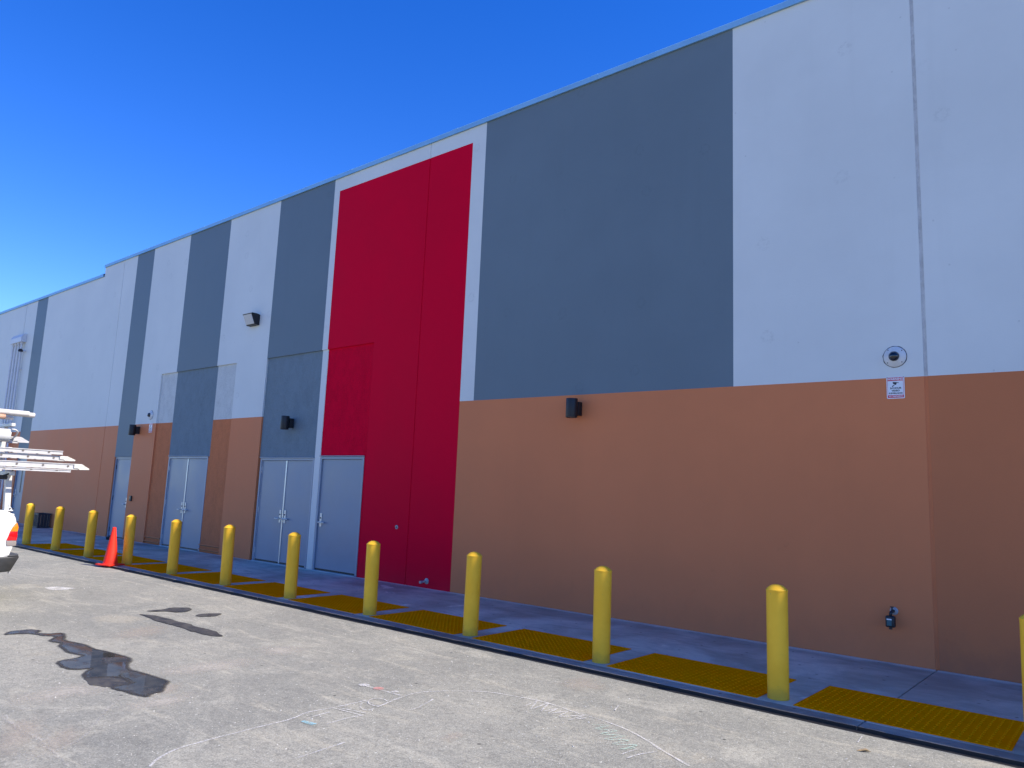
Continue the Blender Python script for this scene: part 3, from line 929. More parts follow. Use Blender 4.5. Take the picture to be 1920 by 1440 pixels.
# ------------------------------------------------------------------ tactile pads between the bollards
bm = bmesh.new()
PX, PY = 0.755, 0.475
add_box(bm, -PX, PX, -PY, PY, -0.001, 0.006, 0.003, 1)
nx, ny = 25, 15
for ix in range(nx):
    for iy in range(ny):
        cx = -PX + 0.03 + (2 * PX - 0.06) * ix / (nx - 1)
        cy = -PY + 0.03 + (2 * PY - 0.06) * iy / (ny - 1)
        n = 8
        A = [bm.verts.new((cx + 0.0125 * math.cos(2 * math.pi * q / n), cy + 0.0125 * math.sin(2 * math.pi * q / n), 0.0058)) for q in range(n)]
        B = [bm.verts.new((cx + 0.0075 * math.cos(2 * math.pi * q / n), cy + 0.0075 * math.sin(2 * math.pi * q / n), 0.011)) for q in range(n)]
        for q in range(n): bm.faces.new((A[q], A[(q + 1) % n], B[(q + 1) % n], B[q]))
        bm.faces.new(B)
pad = obj("tactile_paving_pad", bm, m_pad)
PL = ["nearest yellow tactile pad at the lower right, left of the cut-off bollard",
 "yellow tactile pad between the second and third bollards from the right",
 "yellow tactile pad between the third and fourth bollards from the right",
 "yellow tactile pad between the fourth and fifth bollards from the right",
 "yellow tactile pad between the fifth and sixth bollards from the right",
 "yellow tactile pad in front of the nearer double door",
 "yellow tactile pad between the seventh and eighth bollards from the right",
 "yellow tactile pad just right of the bollard by the orange cone",
 "yellow tactile pad behind the orange cone",
 "yellow tactile pad next beyond the orange cone",
 "yellow tactile pad between the two farthest bollards",
 ]
for k, i in enumerate(range(-1, 10)):
    o = pad if k == 0 else pad.copy()
    if k: COL.objects.link(o)
    cx = (bx(i) + bx(i + 1)) / 2
    o.location = (cx + 0.01, -2.155 - 0.004 * i, 0.0012)
    o.rotation_euler = (0, 0, R(random.uniform(-.25, .25)) + (R(180) if k % 2 else 0))
    tag(o, PL[k], "tactile pad", "yellow tactile pads between the bollards")

# ------------------------------------------------------------------ traffic cone
m_cone = plain("cone_orange", (0.9, 0.022, 0.002), 0.65, 0, 0.05, 6)
e = empty("traffic_cone", (-15.02, -2.83, 0.0), R(18)); tag(e, "orange traffic cone standing at the kerb edge", "traffic cone")
obj("cone_base", box(-0.18, 0.18, -0.18, 0.18, 0.0, 0.028, 0.012, 2), m_cone, e, True, 40)
obj("cone_body", lathe([(0.135, 0.027), (0.128, 0.04), (0.122, 0.06), (0.034, 0.68), (0.031, 0.70), (0.026, 0.703), (0.024, 0.66)], 40), m_cone, e, True, 40)

# crate and rag by the wall
e = empty("plastic_crate", (-26.6, -0.22, 0)); tag(e, "dark plastic crate standing against the wall behind far bollards", "crate")
bm = bmesh.new()
for q in range(7):
    xx = -0.27 + q * 0.09
    add_box(bm, xx - 0.02, xx + 0.02, -0.17, -0.155, 0.03, 0.42)
    add_box(bm, xx - 0.02, xx + 0.02, 0.155, 0.17, 0.03, 0.42)
for q in range(4):
    yy = -0.12 + q * 0.08
    add_box(bm, 0.275, 0.29, yy - 0.02, yy + 0.02, 0.03, 0.42)
    add_box(bm, -0.29, -0.275, yy - 0.02, yy + 0.02, 0.03, 0.42)
m_crate = plain("crate_plastic", (0.022, 0.024, 0.035), 0.5)
obj("slats", bm, m_crate, e)
bm = bmesh.new()
for z in (0.0, 0.40):
    add_box(bm, -0.30, 0.30, -0.18, -0.15, z, z + 0.045); add_box(bm, -0.30, 0.30, 0.15, 0.18, z, z + 0.045)
    add_box(bm, -0.30, -0.27, -0.15, 0.15, z, z + 0.045); add_box(bm, 0.27, 0.30, -0.15, 0.15, z, z + 0.045)
obj("rim", bm, m_crate, e)
obj("floor_panel", box(-0.27, 0.27, -0.15, 0.15, 0.005, 0.02), m_crate, e)
bm = bmesh.new()
bmesh.ops.create_icosphere(bm, subdivisions=4, radius=1)
for v in bm.verts:
    d = 1 + 0.5 * mnoise.noise(v.co * 2.1) + 0.25 * mnoise.noise(v.co * 5.3)
    v.co = Vector((v.co.x * 0.20 * d, v.co.y * 0.09 * d, max(0, v.co.z * 0.075 * d + 0.03)))
o = obj("crumpled_rag", bm, plain("rag_cloth", (0.012, 0.012, 0.014), 0.9, 0, 0.3, 25, 0.5), None, True)
o.location = (-21.15, -0.30, 0.0005); tag(o, "crumpled black rag on the sidewalk at the narrow door", "rag")

# ------------------------------------------------------------------ puddles
def blob(name, pts, m, z, amp=0.03, sub=6, freq=5.0):
    bm = bmesh.new()
    n = len(pts)
    out = []
    for i in range(n):
        p0, p1, p2, p3 = (Vector((*pts[(i + k) % n], 0)) for k in (-1, 0, 1, 2))
        for s in range(sub):
            t = s / sub
            q = 0.5 * ((2 * p1) + (p2 - p0) * t + (2 * p0 - 5 * p1 + 4 * p2 - p3) * t * t + (3 * p1 - p0 - 3 * p2 + p3) * t ** 3)
            nn = Vector((mnoise.noise((q.x * freq, q.y * freq, 1)), mnoise.noise((q.x * freq, q.y * freq, 9)), 0))
            n2 = Vector((mnoise.noise((q.x * 23, q.y * 23, 1)), mnoise.noise((q.x * 23, q.y * 23, 9)), 0))
            out.append(bm.verts.new((q.x + amp * nn.x + amp * .5 * n2.x, q.y + amp * nn.y + amp * .5 * n2.y, z)))
    f = bm.faces.new(out)
    bmesh.ops.triangulate(bm, faces=[f])
    for f in bm.faces:
        if f.normal.z < 0: f.normal_flip()
    me = bpy.data.meshes.new(name); bm.to_mesh(me); bm.free()
    o = bpy.data.objects.new(name, me); me.materials.append(m)
    return link(o)
def margin_mat():
    t = NT("damp_margin")
    p = t.pos()
    at = t.n("ShaderNodeAttribute"); at.attribute_name = "fade"
    nz = t.noise(p, 26, 5, 0.75)
    f = t.math('ADD', at.outputs["Fac"], t.math('MULTIPLY', t.math('SUBTRACT', nz, 0.5), 0.9))
    t.col((0.05, 0.047, 0.042)); t.set(Roughness=0.7, Alpha=t.ramp(f, 0.15, 1.0, 0, 0.8))
    return t.m
m_margin = margin_mat()
def margin(src, width, z):
    me0 = src.data
    out = [v.co.copy() for v in me0.vertices]
    n = len(out)
    area = sum(out[i].x * out[(i + 1) % n].y - out[(i + 1) % n].x * out[i].y for i in range(n))
    sg = 1 if area > 0 else -1
    verts, faces, fade = [], [], []
    for i in range(n):
        d = (out[(i + 2) % n] - out[i - 2]); d.normalize()
        nr = Vector((d.y, -d.x, 0)) * sg
        w = width * (0.6 + 0.9 * abs(mnoise.noise((out[i].x * 3, out[i].y * 3, 4))))
        wi = min(0.05, width * 0.7)
        verts += [(out[i].x - nr.x * wi, out[i].y - nr.y * wi, z + 0.0035), (out[i].x - nr.x * 0.004, out[i].y - nr.y * 0.004, z + 0.0034), (out[i].x + nr.x * w, out[i].y + nr.y * w, z)]
        fade += [0.0, 1.0, 0.0]
        j = (i + 1) % n
        faces += [(3 * i, 3 * i + 1, 3 * j + 1, 3 * j), (3 * i + 1, 3 * i + 2, 3 * j + 2, 3 * j + 1)]
    me = bpy.data.meshes.new("damp_margin"); me.from_pydata(verts, [], faces)
    a = me.attributes.new("fade", 'FLOAT', 'POINT')
    for i, f in enumerate(fade): a.data[i].value = f
    me.materials.append(m_margin)
    o = bpy.data.objects.new("damp_margin", me); link(o, src)
P_main = [(-9.143, -6.269), (-9.287, -6.154), (-9.294, -6.046), (-9.273, -5.98), (-9.155, -5.933), (-9.05, -5.99), (-8.942, -5.918), (-8.892, -5.808), (-8.547, -5.904), (-8.345, -5.88), (-8.177, -5.855), (-7.952, -5.862), (-7.731, -5.829), (-7.487, -5.791), (-7.287, -5.8), (-7.119, -5.897), (-6.935, -5.96), (-6.707, -5.956), (-6.529, -5.925), (-6.321, -5.927), (-6.174, -6.013), (-6.057, -6.099), (-6.024, -6.188), (-5.984, -6.246), (-6.109, -6.295), (-6.24, -6.31), (-6.387, -6.328), (-6.417, -6.206), (-6.462, -6.141), (-6.645, -6.139), (-6.757, -6.222), (-6.81, -6.335), (-6.955, -6.331), (-7.052, -6.264), (-7.136, -6.202), (-7.178, -6.308), (-7.261, -6.354), (-7.526, -6.336), (-7.601, -6.248), (-7.618, -6.147), (-7.697, -6.052), (-7.788, -6.068), (-7.974, -6.099), (-8.256, -6.067), (-8.378, -5.998), (-8.496, -6.035), (-8.583, -6.031), (-8.76, -5.935), (-8.876, -6.002), (-9.055, -6.05), (-9.114, -6.145), (-9.136, -6.216)]
P_damp = [(-6.834, -6.362), (-6.818, -6.294), (-6.699, -6.192), (-6.577, -6.107), (-6.438, -6.137), (-6.379, -6.229), (-6.405, -6.328), (-6.522, -6.374), (-6.612, -6.411)]
P_2 = [(-9.597, -4.69), (-9.46, -4.611), (-9.317, -4.568), (-8.913, -4.546), (-8.477, -4.552), (-8.187, -4.536), (-7.796, -4.594), (-7.839, -4.684), (-8.092, -4.712), (-8.333, -4.731), (-8.741, -4.716), (-9.05, -4.736), (-9.286, -4.701)]
P_3 = [(-9.8, -4.5), (-9.822, -4.33), (-9.86, -4.125), (-9.717, -3.969), (-9.493, -4.108), (-9.507, -4.252), (-9.643, -4.324), (-9.676, -4.444)]
P_4 = [(-9.147, -4.192), (-9.214, -4.076), (-9.136, -3.891), (-9.033, -3.937), (-8.986, -4.057), (-9.046, -4.188)]
tag(blob("puddle", P_main, m_water, LOT_Z + 0.006, 0.018, 7), "largest puddle on the lot, mirroring the building", "puddle", "puddles on the lot")
tag(blob("puddle", P_2, m_damp, LOT_Z + 0.006, 0.03), "long thin dark wet streak on the lot beyond the big puddle", "wet streak", "puddles on the lot")
tag(blob("puddle", P_3, m_damp, LOT_Z + 0.006, 0.03), "dark wet patch just beyond the long thin wet streak", "wet patch", "puddles on the lot")
tag(blob("puddle", P_4, m_damp, LOT_Z + 0.006, 0.015), "smallest oval wet patch on the lot, nearest the kerb", "wet patch", "puddles on the lot")
for o in [q for q in bpy.data.objects if q.name.startswith("puddle")]:
    margin(o, 0.045 if len(o.data.vertices) > 200 else 0.015, LOT_Z + 0.003)
o = blob("damp_stain", P_damp, m_damp, LOT_Z + 0.004, 0.03); o.parent = lot

# ------------------------------------------------------------------ chalk drawing
CH = {
 'arc': [(-4.536, -6.882), (-4.636, -6.773), (-4.714, -6.625), (-4.744, -6.422), (-4.767, -6.105), (-4.782, -5.759), (-4.834, -5.592), (-4.813, -5.368), (-4.805, -5.058)],
 'arc2': [(-4.609, -5.12), (-4.645, -4.964), (-4.693, -4.793), (-4.699, -4.561), (-4.555, -4.344), (-4.372, -4.161), (-4.108, -4.073), (-3.823, -4.026), (-3.485, -4.076), (-3.189, -4.1), (-2.931, -4.176), (-2.65, -4.325), (-2.316, -4.506)],
 'bar': [(-5.196, -4.783), (-4.968, -4.773), (-4.73, -4.76)],
 'l3': [(-4.082, -6.179), (-4.101, -5.999), (-4.12, -5.799)],
 'tick': [(-4.392, -4.99), (-4.386, -4.901), (-4.482, -4.642)],
 'a1': [(-4.709, -5.68), (-4.739, -5.462)], 'a2': [(-4.823, -5.38), (-4.507, -5.341)],
 'a3': [(-4.515, -5.645), (-4.526, -5.476), (-4.509, -5.32)], 'a4': [(-4.746, -5.333), (-4.527, -5.286)],
 'o1': [(-4.593, -5.156), (-4.576, -5.196), (-4.581, -5.227), (-4.607, -5.242), (-4.647, -5.238), (-4.694, -5.215), (-4.734, -5.178), (-4.759, -5.136), (-4.761, -5.1), (-4.74, -5.079), (-4.701, -5.079)],
 'o2': [(-4.656, -4.976), (-4.624, -5.015), (-4.612, -5.057), (-4.622, -5.092), (-4.651, -5.112), (-4.693, -5.112), (-4.738, -5.092), (-4.775, -5.057), (-4.795, -5.014), (-4.792, -4.975), (-4.767, -4.949), (-4.726, -4.943), (-4.68, -4.959)],
 'zig': [(-3.86, -4.245), (-3.886, -4.053), (-3.774, -4.276), (-3.788, -4.031), (-3.685, -4.26), (-3.65, -4.094), (-3.614, -4.261), (-3.545, -4.102), (-3.507, -4.261), (-3.395, -4.096), (-3.412, -4.287), (-3.348, -4.138)],
 'green': [(-3.22, -4.246), (-3.123, -4.175), (-3.154, -4.317), (-3.015, -4.234), (-3.058, -4.384), (-2.912, -4.291), (-2.975, -4.459), (-2.845, -4.349), (-2.877, -4.509), (-2.754, -4.407), (-2.791, -4.568), (-2.726, -4.468)],
 'e1': [(-2.663, -4.676), (-2.643, -4.554), (-2.598, -4.419)], 'e2': [(-3.32, -5.574), (-3.326, -5.476), (-3.307, -5.403)],
 'e3': [(-3.16, -5.176), (-3.088, -5.12), (-2.995, -5.07), (-2.869, -5.068)], 'e4': [(-3.371, -3.647), (-3.309, -3.794)], 'e5': [(-2.728, -4.645), (-2.705, -4.475)],
 'crk': [(-6.079, -6.392), (-5.8, -6.608), (-5.557, -6.775), (-5.282, -6.968), (-5.192, -7.093), (-5.133, -7.193), (-5.101, -7.335)],
 'crk2': [(-6.183, -7.105), (-6.175, -6.964)], 'crk3': [(-6.222, -7.148), (-5.916, -7.174), (-5.511, -7.166), (-5.245, -7.174), (-4.844, -7.208)],
 't1': [(-1.701, -2.985), (-1.683, -3.166)], 'blue': [(-4.673, -5.744), (-4.596, -5.739), (-4.549, -5.728)]}
WID = {'arc': .022, 'arc2': .022, 'bar': .034, 'l3': .018, 'tick': .018, 'crk2': .02, 'blue': .055, 'green': .02, 'zig': .015, 'crk': .022, 'crk3': .03, 't1': .012}
def ribbon(name, pts, w, m, z):
    bm = bmesh.new()
    P = []
    n = len(pts)
    for i in range(n - 1):
        g = lambda k: Vector((*pts[max(0, min(n - 1, i + k))], 0))
        p0, p1, p2, p3 = g(-1), g(0), g(1), g(2)
        st = max(2, int((p2 - p1).length / 0.03))
        for s in range(st):
            t = s / st
            P.append(0.5 * ((2 * p1) + (p2 - p0) * t + (2 * p0 - 5 * p1 + 4 * p2 - p3) * t * t + (3 * p1 - p0 - 3 * p2 + p3) * t ** 3))
    P.append(Vector((*pts[-1], 0)))
    prev = None
    for i, q in enumerate(P):
        d = (P[min(i + 1, len(P) - 1)] - P[max(i - 1, 0)])
        d = d.normalized() if d.length > 1e-6 else Vector((1, 0, 0))
        nrm = Vector((-d.y, d.x, 0))
        ww = w * 0.5 * (0.8 + 0.5 * mnoise.noise((q.x * 9, q.y * 9, 3)))
        jit = 0.008 * mnoise.noise((q.x * 6, q.y * 6, 8))
        c = q + nrm * jit
        cur = (bm.verts.new((c.x + nrm.x * ww, c.y + nrm.y * ww, z)), bm.verts.new((c.x - nrm.x * ww, c.y - nrm.y * ww, z)))
        if prev: bm.faces.new((prev[0], prev[1], cur[1], cur[0]))
        prev = cur
    return obj(name, bm, m, lot)
zz = LOT_Z + 0.004
for k, pts in CH.items():
    m = {'green': m_chalk_g, 'blue': m_chalk_b, 'crk': m_chalk_f, 'crk2': m_chalk_f, 'crk3': m_chalk_f, 'e2': m_chalk_f, 'e3': m_chalk_f}.get(k, m_chalk)
    ribbon("chalk_line", pts, WID.get(k, 0.016), m, zz); zz += 0.0002
for (cx, cy, r, m) in ((-5.171, -4.785, 0.05, m_chalk), (-4.84, -4.733, 0.035, m_chalk), (-5.006, -4.767, 0.045, m_chalk_r)):
    o = blob("chalk_dab", [(cx + r * math.cos(a), cy + r * 0.9 * math.sin(a)) for a in (i * 1.0472 for i in range(6))], m, zz, 0.012, 3); o.parent = lot; zz += 0.0002
o = blob("paint_smear", [(-12.54, -4.752), (-12.607, -4.549), (-12.352, -4.444), (-12.22, -4.684)], m_chalk_w, LOT_Z + 0.004, 0.08, 8, 7.0); o.parent = lot

# silt drifts and filled patches with ragged, fading edges
def silt_mat(name, c, mx):
    t = NT(name)
    p = t.pos()
    at = t.n("ShaderNodeAttribute"); at.attribute_name = "fade"
    nz = t.noise(p, 5, 7, 0.75, 0.6); n2 = t.noise(p, 40, 4, 0.75)
    f = t.math('ADD', at.outputs["Fac"], t.math('ADD', t.math('MULTIPLY', t.math('SUBTRACT', nz, 0.5), 1.5), t.math('MULTIPLY', t.math('SUBTRACT', n2, 0.5), 0.5)))
    t.col(t.mix(t.ramp(n2, 0.35, 0.65), sc(c, 0.8), sc(c, 1.1))); t.set(Roughness=0.95, Alpha=t.ramp(f, 0.2, 1.0, 0, mx))
    return t.m
m_silt = silt_mat("silt_pale", (0.50, 0.465, 0.40), 0.6)
m_fill = silt_mat("patch_tan", (0.46, 0.405, 0.335), 0.45)
def silt(c, a, b, m, z):
    c, a, b = (Vector((*q, 0)) for q in (c, a, b))
    u, v = (a - c) * 1.25, (b - c) * 1.25
    n, rings = 28, 5
    verts, fade, faces = [(c.x, c.y, z)], [1.0], []
    for k in range(1, rings + 1):
        for i in range(n):
            t = 2 * math.pi * i / n
            q = c + (u * math.cos(t) + v * math.sin(t)) * (k / rings)
            verts.append((q.x, q.y, z)); fade.append(1 - k / rings)
    for i in range(n): faces.append((0, 1 + i, 1 + (i + 1) % n))
    for k in range(rings - 1):
        for i in range(n):
            p0, p1 = 1 + k * n + i, 1 + k * n + (i + 1) % n
            faces.append((p0, p0 + n, p1 + n, p1))
    me = bpy.data.meshes.new("silt_stain"); me.from_pydata(verts, [], faces)
    at = me.attributes.new("fade", 'FLOAT', 'POINT')
    for i, f in enumerate(fade): at.data[i].value = f
    me.materials.append(m)
    link(bpy.data.objects.new("silt_stain", me), lot)
zs = LOT_Z + 0.0015
for c, a, b, m in (((-6.57, -5.42), (-6.50, -4.80), (-6.30, -5.54), m_silt), ((-5.80, -6.21), (-5.76, -5.85), (-5.57, -6.32), m_silt),
                   ((-6.50, -6.62), (-6.49, -6.15), (-6.20, -6.78), m_silt), ((-6.1, -6.05), (-6.1, -5.85), (-5.9, -6.15), m_fill),
                   ((-8.51, -5.16), (-8.61, -4.70), (-8.1, -5.31), m_fill), ((-3.73, -5.18), (-3.70, -5.04), (-3.64, -5.28), m_fill),
                   ((-5.35, -7.07), (-5.40, -6.85), (-5.06, -7.17), m_fill), ((-5.58, -7.25), (-5.78, -6.97), (-5.09, -7.39), m_fill),
                   ((-6.79, -4.53), (-6.58, -4.30), (-6.54, -4.69), m_silt), ((-3.96, -3.28), (-3.80, -3.07), (-3.76, -3.54), m_fill)):
    silt(c, a, b, m, zs); zs += 0.00012

# loose crumbs and grit on the lot, too many to count
m_grit = plain("grit_pale", (0.55, 0.53, 0.49), 0.9, 0, 0.25, 2)
bm = bmesh.new()
for i in range(1700):
    u = random.random()
    x = -0.4 - 16 * u ** 1.2
    y = random.uniform(-8.2, kerb_y(x) - 0.03)
    s = random.choice((1, 1, 1, 1.3, 1.8)) * random.uniform(0.002, 0.0045)
    a = random.uniform(0, 3)
    vs = []
    for q in range(4):
        t = a + q * 1.571 + random.uniform(-.4, .4)
        vs.append(bm.verts.new((x + s * random.uniform(.7, 1.5) * math.cos(t), y + s * random.uniform(.7, 1.3) * math.sin(t), LOT_Z + 0.0008)))
    tp = bm.verts.new((x, y, LOT_Z + s * random.uniform(.6, 1.1)))
    for q in range(4): bm.faces.new((vs[q], vs[(q + 1) % 4], tp))
tag(obj("lot_grit", bm, m_grit), "pale grit and crumbs scattered over the lot", "grit", kind="stuff")

# dry leaf and twig near the kerb
m_leaf = plain("dry_leaf", (0.38, 0.27, 0.14), 0.8)
bm = bmesh.new()
L = [(-0.045, 0), (-0.02, 0.014), (0.015, 0.016), (0.05, 0.0), (0.015, -0.013), (-0.02, -0.012)]
vs = [bm.verts.new((x, y, 0.004 + abs(y) * 0.7 + 0.006 * math.sin(x * 60))) for x, y in L]
c0 = bm.verts.new((0, 0, 0.003))
for i in range(6): bm.faces.new((vs[i], vs[(i + 1) % 6], c0))
o = obj("dry_leaf", bm, m_leaf); o.location = (-1.60, -3.33, LOT_Z); o.rotation_euler = (0, 0, 0.4)
tag(o, "curled dry leaf on the lot near the lower right corner", "leaf")

# ------------------------------------------------------------------ pickup truck with ladder rack
m_paint = plain("truck_white_paint", (0.68, 0.68, 0.67), 0.3, 0, 0.02, 3, coat=0.6)
m_bump = plain("bumper_grey", (0.028, 0.029, 0.031), 0.5, 0, 0.15, 20, 0.2)
m_step = plain("bumper_step_pad", (0.06, 0.062, 0.065), 0.6, 0, 0.1, 30, 0.3)
m_glass = plain("truck_glass", (0.012, 0.015, 0.018), 0.06, 0, 0.05, 3, coat=0.5)
m_tyre = plain("tyre_rubber", (0.018, 0.018, 0.018), 0.85, 0, 0.2, 20, 0.3)
m_rim = plain("rim_silver", (0.5, 0.5, 0.5), 0.35, 0.8, 0.06)
m_rack = plain("rack_white", (0.58, 0.58, 0.57), 0.4, 0, 0.06, 8)
def lens(name, c):
    t = NT(name); t.col(c); t.set(Roughness=0.12, Coat_Weight=0.5)
    wv = t.n("ShaderNodeTexWave"); wv.inputs["Scale"].default_value = 40; t.l(t.pos(obj_space=True), wv.inputs[0]); t.bump(wv.outputs["Fac"], 0.25, 0.002)
    return t.m
m_amber = lens("lens_amber", (0.85, 0.22, 0.01)); m_redl = lens("lens_red", (0.65, 0.008, 0.012)); m_clear = lens("lens_clear", (0.26, 0.23, 0.22))

# local frame: +X towards the camera-side flank, +Y to the rear (towards the building), origin on the lot under the rear body edge
TX, TY = -12.29, -5.58
truck = empty("pickup_truck", (TX, TY, LOT_Z), R(0.0))
tag(truck, "white pickup truck with ladder rack, its tail at the left edge of the photo", "truck")
HW = 0.89
ZB = 0.03
# bed side: outline in (y, z) with wheel arch
def arch(cy, r, z0, n=14, a0=180, a1=0):
    return [(cy + r * math.cos(R(a0 + (a1 - a0) * i / n)), 0.36 + r * math.sin(R(a0 + (a1 - a0) * i / n))) for i in range(n + 1)]
RA, FA, WR = -1.12, -4.05, 0.41
bed = [(-2.05, 0.42)] + arch(RA, WR, 0.36) + [(-0.12, 0.50), (-0.05, 0.58), (-0.015, 0.70), (0.0, 0.92), (-0.008, 1.02), (-0.03, 1.09), (-0.07, 1.135), (-0.13, 1.165), (-2.05, 1.165)]
bed = [(y, z) for y, z in bed]
for s in (-1, 1):
    a, b = (HW - 0.12, HW) if s > 0 else (-HW, -HW + 0.12)
    o = obj("bed_side", prism(bed, 'X', a, b, 0.022, 3), m_paint, truck, True, 35)
    fl = []
    n = 18
    bmf = bmesh.new()
    prev = None
    for i in range(n + 1):
        t = R(180 - 180 * i / n)
        q = [(s * (HW - 0.01), RA + (WR + dr) * math.cos(t), 0.36 + (WR + dr) * math.sin(t)) for dr in (0.0, 0.07)]
        q = [q[0], (s * (HW + 0.022), q[0][1], q[0][2]), (s * (HW + 0.018), RA + (WR + 0.05) * math.cos(t), 0.36 + (WR + 0.05) * math.sin(t)), q[1]]
        cur = [bmf.verts.new(v) for v in q]
        if prev:
            for j in range(3): bmf.faces.new((prev[j], prev[j + 1], cur[j + 1], cur[j]))
        prev = cur
    obj("wheel_flare", bmf, m_paint, o, True, 40)
    # tail lamp wraps the rear corner
    lamp = empty("taillight", parent=truck)
    for nm, m, z0, z1 in (("amber_lens", m_amber, 0.905, 1.015), ("red_lens", m_redl, 0.79, 0.903), ("clear_lens", m_clear, 0.72, 0.788)):
        fl = lambda z: -0.075 - 0.022 * math.sin((z - 0.72) / 0.295 * math.pi) + 0.055 * ((z - 0.72) / 0.295) ** 2.2 - (0.02 if z < 0.8 else 0)
        pts = [(fl(z0), z0), (0.012, z0), (0.016, (z0 + z1) / 2), (0.010 if z1 < 1 else -0.004, z1), (fl(z1), z1), (fl((z0 + z1) / 2), (z0 + z1) / 2)]
        x0, x1 = (s * (HW - 0.13), s * (HW + 0.009))
        obj(nm, prism(pts, 'X', min(x0, x1), max(x0, x1), 0.006, 2), m, lamp, True, 40)
bm = bmesh.new()
add_box(bm, -HW + 0.135, HW - 0.135, -0.055, -0.005, 0.60, 1.13, 0.015, 2)
tg = obj("tailgate", bm, m_paint, truck, True, 40)
obj("tailgate_handle", box(-0.12, 0.12, -0.003, 0.012, 0.95, 1.02, 0.004), m_bump, tg)
obj("bed_floor", box(-HW + 0.121, HW - 0.121, -2.05, -0.06, 0.60, 0.66), m_bump, truck)
obj("bed_front", box(-HW + 0.121, HW - 0.121, -2.05, -2.0, 0.661, 1.13), m_paint, truck)
# bumper: dark wraparound ends with step pad on top, bright centre hidden behind
outer = [(-HW - 0.01, -0.16), (-HW - 0.02, -0.02), (-HW + 0.03, 0.075), (-HW + 0.16, 0.115), (HW - 0.16, 0.115), (HW - 0.03, 0.075), (HW + 0.02, -0.02), (HW + 0.01, -0.16),
         (HW - 0.1, -0.16), (HW - 0.12, 0.0), (-HW + 0.12, 0.0), (-HW + 0.1, -0.16)]
bmb = prism(outer, 'Z', 0.385, 0.585, 0.02, 3)
for v in bmb.verts:
    f = max(0.0, (0.56 - v.co.z) / 0.17)
    if v.co.y > -0.05: v.co.y -= 0.075 * f ** 1.6
    v.co.x *= 1 - 0.03 * f
rb = obj("rear_bumper", bmb, m_bump, truck, True, 40)
obj("step_pad", prism([(x * 0.985, y * 0.96 if y > 0 else y) for x, y in outer], 'Z', 0.5855, 0.602, 0.006, 1), m_step, rb)
obj("rocker_skirt", box(-HW + 0.04, HW - 0.04, -0.62, -0.165, 0.395, 0.56, 0.02, 2), m_bump, truck)
bm = bmesh.new(); add_tube(bm, (HW - 0.10, 0.01, 0.41), (HW - 0.10, 0.01, 0.372), 0.012); add_tube(bm, (HW - 0.10, 0.01, 0.376), (HW - 0.10, 0.01, 0.36), 0.02, 6)
obj("bumper_bolt", bm, m_galv, rb)
# cab
cabp = [(-3.55, 0.42), (-2.10, 0.42), (-2.10, 1.16), (-2.12, 1.20), (-2.28, 1.66), (-2.42, 1.74), (-3.15, 1.76), (-3.32, 1.70), (-3.85, 1.18), (-3.55, 1.12)]
cab = obj("cab", prism(cabp, 'X', -HW, HW, 0.03, 3), m_paint, truck, True, 35)
for s in (-1, 1):
    x0 = s * (HW + 0.001); x1 = s * (HW + 0.006)
    obj("side_window", prism([(-2.20, 1.22), (-2.35, 1.62), (-3.18, 1.65), (-3.60, 1.22)], 'X', min(x0, x1), max(x0, x1)), m_glass, cab)
    d = obj("cab_door", prism([(-2.30, 0.50), (-2.30, 1.17), (-3.50, 1.17), (-3.50, 0.50)], 'X', min(x0, s * (HW + 0.008)), max(x0, s * (HW + 0.008)), 0.004, 1), m_paint, cab)
    obj("door_handle", box(min(s * (HW + 0.009), s * (HW + 0.035)), max(s * (HW + 0.009), s * (HW + 0.035)), -2.50, -2.36, 1.0, 1.04, 0.008, 2), m_bump, cab)
    obj("wing_mirror", box(min(s * (HW + 0.03), s * (HW + 0.22)), max(s * (HW + 0.03), s * (HW + 0.22)), -3.55, -3.45, 1.18, 1.34, 0.03, 2), m_bump, cab)
obj("rear_window", prism([(-2.115, 1.24), (-2.105, 1.24), (-2.255, 1.62), (-2.265, 1.62)], 'X', -0.72, 0.72), m_glass, cab)
obj("windscreen", prism([(-3.40, 1.655), (-3.83, 1.215), (-3.845, 1.225), (-3.415, 1.665)], 'X', -0.78, 0.78), m_glass, cab)
hood = [(-3.55, 0.5)] + [(y, z) for y, z in arch(FA, WR, 0.36, 14, 0, 180)] + [(-4.78, 0.42), (-4.86, 0.55), (-4.86, 0.90), (-4.80, 1.0), (-4.6, 1.06), (-3.83, 1.15), (-3.55, 1.13)]
fe = obj("front_body", prism(hood, 'X', -HW + 0.005, HW - 0.005, 0.03, 3), m_paint, truck, True, 35)
obj("grille", box(-0.5, 0.5, -4.88, -4.85, 0.66, 0.88, 0.01), m_bump, fe)
for s in (-1, 1):
    obj("headlight", box(min(s * 0.54, s * 0.85), max(s * 0.54, s * 0.85), -4.885, -4.84, 0.70, 0.90, 0.02, 2), m_clear, fe)
obj("front_bumper", box(-HW, HW, -5.0, -4.83, 0.36, 0.60, 0.04, 3), m_bump, truck, True, 40)
for cy in (RA, FA):
    for s in (-1, 1):
        wheel = empty("wheel", (s * (HW - 0.14), cy, 0.36), parent=truck)
        obj("tyre", lathe([(0.22, -0.1), (0.33, -0.11), (0.355, -0.08), (0.36, 0), (0.355, 0.08), (0.33, 0.11), (0.22, 0.1)], 40, 'X'), m_tyre, wheel, True, 50)
        obj("rim", lathe([(0.0, s * 0.06), (0.06, s * 0.075), (0.08, s * 0.05), (0.19, s * 0.06), (0.215, s * 0.1), (0.218, s * 0.02), (0, 0)], 32, 'X'), m_rim, wheel, True, 50)
obj("chassis", box(-0.6, 0.6, -4.7, -0.1, 0.34, 0.45), m_bump, truck)
